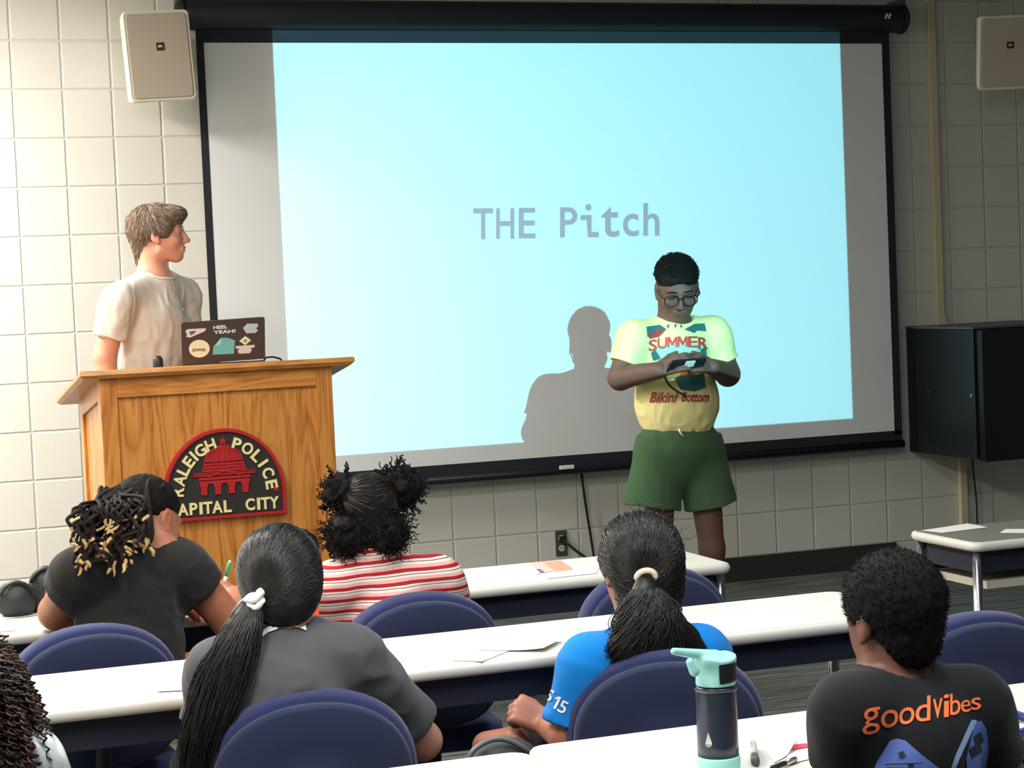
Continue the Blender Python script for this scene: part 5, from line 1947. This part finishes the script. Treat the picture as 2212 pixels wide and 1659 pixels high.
nzn = nt.nodes.new('ShaderNodeTexNoise')
nzn.inputs['Scale'].default_value = 9
nt.links.new(tcn.outputs['Object'], nzn.inputs['Vector'])
zz = sm_('ADD', sp_.outputs[2], sm_('MULTIPLY', nzn.outputs['Fac'], .010))
fr_ = sm_('FRACT', sm_('DIVIDE', zz, .0262), 0)
crp = nt.nodes.new('ShaderNodeValToRGB')
crp.color_ramp.interpolation = 'CONSTANT'
e = crp.color_ramp.elements
e[0].position, e[0].color = 0, lin((236, 222, 212)) + (1,)
e[1].position, e[1].color = .20, lin((64, 50, 52)) + (1,)
for ps, cl in ((.255, (236, 222, 212)), (.42, (178, 44, 52)), (.72, (238, 178, 170))):
    k_ = crp.color_ramp.elements.new(ps)
    k_.color = lin(cl) + (1,)
nt.links.new(fr_, crp.inputs['Fac'])
nt.links.new(crp.outputs['Color'], b.inputs['Base Color'])
hc = W(792, 1112, -3.93)
HR = frame((.02, .97, -.15), 0)
hs = .84
SK5 = skin('umber', (140, 94, 72), .45)
t5, body, st, sv, _ = pupil('child with four dark hair puffs in a red, pink and white striped top', SK5, (hc, HR, hs), W(806, 1215, -3.95), W(722, 1262, -3.98), W(945, 1250, -3.96),
                            (W(705, 1360, -3.93), W(985, 1330, -3.92)), (W(740, 1290, -3.62), W(930, 1272, -3.60)), V3(W(840, 1400, -4.0)[0], -3.99, .52), STR, DARKPANT,
                            slv=(.80, .62), tr=.122, arm=.036, sr_r=.046, fold=(.004, 12, 41), neckcut=(0, .1, 1), neckoff=.03, collar=.040)
hcen = hc + HR.T @ (V3(0, -.016, .024) * hs)
rad = V3(.083, .101, .094) * hs
hair, hv = soft('hair', [ell(hcen, rad, HR), ell(hc + HR.T @ (V3(0, -.05, -.055) * hs), V3(.060, .045, .050) * hs, HR, k=.04), ell(hc + HR.T @ V3(0, .115, -.05), V3(.11, .075, .10), HR, k=.006, op='s')], .0045, HCO, t5)
g = np.random.default_rng(9)


bvs = bvh_of(hv)
sl_ = []
ties = [W(x, y, -3.95) for x, y in ((742, 1072), (852, 1062), (752, 1150), (832, 1146))]
while len(sl_) < 520:
    p = hv[0][g.integers(0, len(hv[0]))]
    if unit(p - hcen) @ HR[1] > .4:
        continue
    tie = min(ties, key=lambda q: np.linalg.norm(q - p))
    q = []
    for s_ in np.linspace(0, 1, 8):
        h = bvs.find_nearest(Vector(p * (1 - s_) + tie * s_ + unit(p - hcen) * .02 * math.sin(math.pi * s_)))
        q.append(np.array(h[0]) + np.array(h[1]) * .0010)
    sl_.append((np.array(q), np.full(8, .0011)))
strands('hair_strands', sl_, [HDK], hair, n=4)


def puff(cx, cy, Y, rp, rm, n, seed, pm=0):
    g = np.random.default_rng(seed)
    c = W(cx, cy, Y)
    P = [ell(c, (rm * .86,) * 3)]
    for i in range(26):
        d = unit(g.normal(size=3))
        P.append(ell(c + d * rm * g.uniform(.45, .80), V3(1, 1, 1) * rm * g.uniform(.22, .38), k=.008))
    o, _ = soft('puff', P, .0038, HCO, t5, disp=lambda p: .005 * noise3(p, 75, seed) + .0035 * noise3(p, 160, seed + 1))
    lst = []
    for i in range(n):
        d = unit(g.normal(size=3))
        lst.append(coil(c + d * rm * .72, d + g.normal(size=3) * .45, rm * g.uniform(.35, .75), g.uniform(.0022, .0042), .0016, g.uniform(1.5, 3), g))
    strands('curls', lst, [HCO], o, n=4)


puff(735, 1068, -3.93, 0, .044, 190, 1)
puff(862, 1056, -3.93, 0, .056, 240, 2)
puff(748, 1158, -3.98, 0, .054, 230, 3)
puff(836, 1152, -3.98, 0, .056, 240, 4)
g = np.random.default_rng(77)
tw = []
for x, y, x2, y2 in ((716, 1040, 712, 1010), (746, 1034, 752, 1000), (848, 1022, 866, 984), (868, 1025, 874, 996), (835, 1030, 832, 1004), (702, 1098, 688, 1092)):
    a, b_ = W(x, y, -3.93), W(x2, y2, -3.93)
    for j in range(3):
        tw.append(coil(a + g.normal(size=3) * .003, b_ - a + g.normal(size=3) * .004, np.linalg.norm(b_ - a) * g.uniform(.8, 1.05), .003, .0022, 3, g))
strands('twists', tw, [HCO], hair, n=5)

# ---------- 6. girl in bright blue
hc = W(1378, 1222, -4.93)
HR = frame((-.10, .97, -.12), 0)
hs = .88
t6, body, st, sv, bvf = pupil('girl in a bright blue tee with a wavy black ponytail, lettering on her left sleeve', SK4 if False else skin('bronze', (158, 104, 84), .45), (hc, HR, hs), W(1388, 1372, -4.96), W(1272, 1432, -5.0), W(1512, 1412, -4.99),
                              (W(1226, 1592, -4.99), W(1560, 1560, -4.93)), (W(1182, 1568, -4.86), W(1500, 1420, -4.62)), V3(W(1395, 1600, -5.02)[0], -4.99, .52),
                              cloth('bright_blue_tee', (20, 122, 204)), BLACKPANT, slv=(.86, .7), tr=.128, arm=.036, sr_r=.050, fold=(.006, 11, 51),
                              handspec=[(V3(-.62, .35, .42), V3(-.45, -.6, .5), V3(.2, .5, .8), (1.15, 1.25), V3(-.4, .5, .5)), None])
bv = bvh_of(sv)
poly = []
for ch, x, y, w_, h_ in (('S', 1189, 1502, 15, 26), ('1', 1203, 1517, 10, 29), ('5', 1217, 1527, 17, 28)):
    v, f = text_fit(ch, w_, h_, .012)
    ca, sa = math.cos(.45), math.sin(.45)
    v = v - np.array([w_ / 2, h_ / 2])
    poly.append(([(x + a * ca + b_ * sa, y + a * sa - b_ * ca) for a, b_ in v], f, 0))
decal('sleeve_lettering', poly, bv, [WHITE], st, lift=.0022, maxe=6)
hcen = hc + HR.T @ (V3(0, -.016, .022) * hs)
rad = V3(.090, .105, .098) * hs
hair, hv = soft('hair', [ell(hcen, rad, HR), ell(hc + HR.T @ (V3(0, -.045, -.070) * hs), V3(.066, .055, .062) * hs, HR, k=.05), ell(hc + HR.T @ V3(0, .12, -.05), V3(.11, .075, .10), HR, k=.006, op='s'),
                        ell(hc + HR.T @ V3(-.082, .012, -.040), V3(.036, .034, .040), HR, k=.006, op='s')], .0042, HBLK, t6)
tp = W(1393, 1250, -5.02)
strands('hair_strands', hair_mesh(hv, tp, 1500, 21, HR[1], hcen, r=(.0009, .0007), jit=.004), [HBLK, HDK], hair, n=4)
pc_ = [spl([tp, W(1385, 1340, -5.04), W(1395, 1420, -5.05), W(1400, 1465, -5.05)], 6), spl([tp, W(1420, 1330, -5.04), W(1460, 1390, -5.045), W(1480, 1420, -5.05)], 6)]
soft('tail_core', [cap(q_[i_], q_[i_ + 1], .004 + .007 * i_, .011 + .007 * i_, k=.02, flat=((0, 1, 0), .35)) for q_ in pc_ for i_ in range(5)], .004, HBLK, hair)
cs = []
for (x0, x1, x2, x3, yb_, wd, sd) in ((1388, 1378, 1368, 1372, 1478, .030, 1), (1396, 1404, 1420, 1440, 1490, .032, 2), (1402, 1440, 1480, 1500, 1432, .030, 3), (1384, 1360, 1345, 1350, 1440, .022, 4), (1398, 1425, 1455, 1470, 1470, .034, 5)):
    cs += hair_tail([tp, W((x0 + x1) / 2, 1300, -5.045), W(x1, 1350, -5.055), W(x2, 1405, -5.06), W(x3, yb_, -5.06)], [.010, wd * .8, wd * 1.1, wd * 1.2, wd], 360, 60 + sd, r=(.0013, .0007), wave=.010, freq=2.0, flat=.5)
strands('ponytail', cs, [HBLK], hair)
ring = [tp + V3(0, -.006, .004) + .017 * (math.cos(a_) * unit(V3(.94, -.34, 0)) + .8 * math.sin(a_) * V3(0, -.3, .95)) for a_ in np.linspace(-.3, math.pi + .3, 17)]
MB().tube(ring, .0062, 8).build('scrunchie', mat('scrunchie_cream', (246, 222, 200), .8), hair, smooth=True)
g = np.random.default_rng(40)
wisps = []
for i in range(26):
    a = g.uniform(-1.3, 1.3)
    d = unit(V3(math.sin(a), -.25 + g.normal() * .2, math.cos(a)))
    p0 = hcen + HR.T @ (d * rad)
    q = p0 + HR.T @ d * g.uniform(.008, .022) + V3(g.normal() * .012, 0, g.normal() * .006)
    wisps.append((spl([p0, (p0 + q) / 2 + g.normal(size=3) * .004, q], 8), np.full(8, .0005)))
for i in range(8):
    wisps.append((spl([W(1336 + g.normal() * 4, 1310, -4.99), W(1322 + g.normal() * 4, 1345, -5.0), W(1326 + g.normal() * 8, 1375, -5.01), W(1340 + g.normal() * 5, 1362, -5.02)], 12), np.full(12, .0008)))
strands('loose_strands', wisps, [HBLK], hair, n=4)

# black bag resting on her lap
c = W(1092, 1650, -4.86)
bg = empty('shoulder_bag', (c[0], -4.86, c[2] - .06), 'rounded dark grey bag beside the fist of the girl in bright blue', 'bag')
P = [ell(W(1090, 1660, -4.87), (.072, .030, .058), k=.02), cap(W(1060, 1690, -4.87), W(1140, 1700, -4.87), .05, .06, k=.03, flat=((0, 1, 0), .6))]
soft('body', P, .0045, mat('bag_grey', (66, 68, 70), .55, bump=(200, .3, .001)), bg, disp=folds(.002, 20, 3))
MB().tube(spl([W(1003, 1662, -4.90), W(1022, 1622, -4.90), W(1062, 1598, -4.90), W(1100, 1600, -4.90), W(1140, 1622, -4.90), W(1172, 1648, -4.90)], 24), .0055, 8).build('handle', mat('bag_handle', (104, 106, 108), .4), bg, smooth=True)
soft('knee', [cap(W(1052, 1612, -4.74), W(1112, 1602, -4.80), .030, .030, k=.01)], .004, MATS['skin_bronze'], body)

# ---------- 7. boy with orange lettering
hc = W(1924, 1332, -5.90)
HR = frame((-.18, .96, -.10), .03)
hs = .80
SK7 = skin('cocoa', (116, 76, 62), .45)
BT7 = cloth('black_graphic_tee', (32, 32, 35))
t7, body, st, sv, _ = pupil('boy with short afro and orange lettering on his black tee', SK7, (hc, HR, hs), W(1932, 1462, -5.91), W(1832, 1532, -5.95), W(2100, 1516, -5.93),
                            (W(1808, 1690, -5.90), W(2172, 1680, -5.88)), (V3(W(1830, 1640, -5.7)[0], -5.70, .735), V3(W(2080, 1560, -5.7)[0], -5.66, .735)), V3(W(1965, 1700, -5.98)[0], -5.98, .53),
                            BT7, DARKPANT, slv=(.72, .70), tr=.112, arm=.032, sr_r=.043, fold=(.0035, 12, 61), neckoff=.004, h=.0048, neck_r=.040)
bv = bvh_of(sv)
TO = mat('print_bright_orange', (246, 120, 62), .7)
BLU = [mat('print_blue', (94, 116, 190), .7), mat('print_pale_blue', (150, 176, 220), .7), mat('print_ink', (40, 44, 60), .7)]
poly = []
base = lambda x: 1562 - (x - 1862) * .155
glyph = (('g', 1862, 1900, 1588, 1532), ('o', 1901, 1940, 1574, 1536), ('o', 1941, 1976, 1568, 1531), ('d', 1977, 2010, 1562, 1508),
         ('v', 2014, 2036, 1554, 1512), ('i', 2037, 2050, 1551, 1502), ('b', 2051, 2074, 1547, 1500), ('e', 2074, 2096, 1541, 1514), ('s', 2096, 2119, 1535, 1509))
for ch, x0, x1, y1, y0 in glyph:
    v, f = text_fit(ch, x1 - x0 - 1, y1 - y0, .004)
    poly.append(([(x0 + a, y1 - b_ - a * .16) for a, b_ in v], f, 0))
decal('back_lettering', poly, bv, [TO], st, lift=.0018, maxe=7)
poly = []
q = [(1922, 1600), (1938, 1595), (1956, 1600), (1990, 1630), (2040, 1668), (2060, 1700), (1880, 1700), (1892, 1648), (1914, 1634), (1910, 1620)]
poly.append((q, fan(q), 0))
q = [(2104, 1560), (2118, 1556), (2130, 1575), (2134, 1620), (2128, 1660), (2090, 1690), (2085, 1640)]
poly.append((q, fan(q), 0))
q = [(2096, 1555), (2108, 1556), (2070, 1640), (2050, 1690), (2042, 1690), (2062, 1630)]
poly.append((q, fan(q), 1))
for q in ([(2100, 1590), (2116, 1580), (2122, 1600), (2104, 1612)], [(2090, 1616), (2112, 1606), (2118, 1622), (2096, 1636)], [(1940, 1626), (1952, 1622), (1956, 1632), (1944, 1636)], [(1960, 1650), (1972, 1648), (1974, 1656), (1962, 1658)], [(1912, 1650), (1990, 1646), (1991, 1648), (1912, 1653)]):
    poly.append((q, fan(q), 2))
decal('back_art', poly, bv, BLU, st, lift=.0012, maxe=12, step=.0005)
hp = [ell(hc + HR.T @ (V3(0, -.018, .034) * hs), V3(.085, .104, .090) * hs, HR, k=.02), ell(hc + HR.T @ (V3(0, -.055, -.045) * hs), V3(.052, .040, .050) * hs, HR, k=.03),
      ell(hc + HR.T @ (V3(0, .13, -.05) * hs), V3(.13, .085, .125) * hs, HR, k=.006, op='s'), ell(hc + HR.T @ (V3(-.09, .012, -.042) * hs), V3(.042, .042, .048) * hs, HR, k=.006, op='s'), ell(hc + HR.T @ (V3(.09, .012, -.042) * hs), V3(.042, .042, .048) * hs, HR, k=.006, op='s')]
hair, hv = soft('hair', hp, .0036, HCO, t7, disp=lambda p: .0022 * noise3(p, 150, 3))
g = np.random.default_rng(70)
fz = []
vv_ = hv[0]
for i in g.integers(0, len(vv_), 2600):
    p = vv_[i]
    d = unit(p - hc)
    fz.append((np.array([p - d * .002, p + d * .0018 + g.normal(size=3) * .0010, p + d * .0032 + g.normal(size=3) * .0015]), np.array([.0007, .0006, .0004])))
strands('short_curls', fz, [HCO], hair, n=3)

# ---------- 8. curly haired person at the left edge
hc = W(-134, 1528, -6.02)
HR = frame((.15, .97, -.1), 0)
hs = .86
t8, body, st, sv, _ = pupil('person with long curly brown hair and a white patterned top at the left edge', skin('amber', (170, 116, 92), .45), (hc, HR, hs), W(-130, 1640, -6.04), W(-235, 1690, -6.07), W(30, 1656, -6.07),
                            (W(-240, 1850, -6.0), W(110, 1850, -6.0)), (V3(-.92, -5.7, .735), V3(-.70, -5.7, .735)), V3(-.80, -6.10, .53), cloth('white_patterned_top', (222, 226, 224), var=(26, (120, 128, 134), .35)), DARKPANT,
                            slv=(.6, .6), tr=.112, arm=.034, sr_r=.048, fold=(.005, 12, 71), h=.006)
rad = V3(.092, .106, .092) * hs
hcen = hc + HR.T @ (V3(0, -.018, .018) * hs)
hair, hv = soft('hair', [ell(hcen, rad, HR), ell(hc + HR.T @ (V3(.048, -.045, -.050) * hs), V3(.062, .055, .078) * hs, HR, k=.05), ell(hc + HR.T @ (V3(-.045, -.045, -.050) * hs), V3(.062, .055, .078) * hs, HR, k=.05),
                        ell(hc + HR.T @ V3(0, .125, -.05), V3(.11, .075, .10), HR, k=.006, op='s')], .0045, HCO, t8, disp=lambda p: .003 * noise3(p, 60, 3))
g = np.random.default_rng(81)
CUR = [mat('curls_dark', (48, 36, 34), .55, spec=.3), mat('curls_chestnut', (92, 58, 46), .55, spec=.3), mat('curls_smoke', (84, 76, 72), .6, spec=.3)]
lst = []
bvh_ = bvh_of(hv)
tocam = unit(CAM - hcen)
while len(lst) < 700:
    p = hv[0][g.integers(0, len(hv[0]))]
    dn = unit(p - hcen)
    if dn @ tocam < -.45 or dn @ HR[1] > .6:
        continue
    L = g.uniform(.05, .11) * (1.3 if dn @ HR[0] > .45 else .62)
    ax, x, vel = [], p.copy(), dn * .6 - V3(0, 0, .5)
    lift = g.uniform(.003, .014) + (.010 if dn @ HR[0] > .5 else 0)
    for s_ in range(10):
        h = bvh_.find_nearest(Vector(x))
        q, nn = np.array(h[0]), np.array(h[1])
        if (x - q) @ nn < lift * min(1, s_ / 3):
            x = q + nn * lift * min(1, s_ / 3)
        ax.append(x.copy())
        vel = .65 * vel + .35 * V3(g.normal() * .25, g.normal() * .25, -1.0) + dn * .05
        x = x + unit(vel) * L / 9
    tn = L / g.uniform(.0085, .013)
    k_ = int(tn * 8) + 4
    t = np.linspace(0, 1, k_)
    path = spl(ax, k_)
    ph_ = g.uniform(0, 6.3)
    cr = g.uniform(.0022, .0044) * np.clip(.5 + t * 2, .5, 1)
    path = path + (cr[:, None] * np.stack([np.cos(ph_ + t * tn * 6.283), np.sin(ph_ + t * tn * 6.283), .25 * np.sin(ph_ + t * tn * 6.283)], 1))
    lst.append((path, np.linspace(.0017, .0010, k_), int(g.choice([0, 0, 0, 1, 1, 2, 2]))))
strands('curls', lst, CUR, hair, n=4)
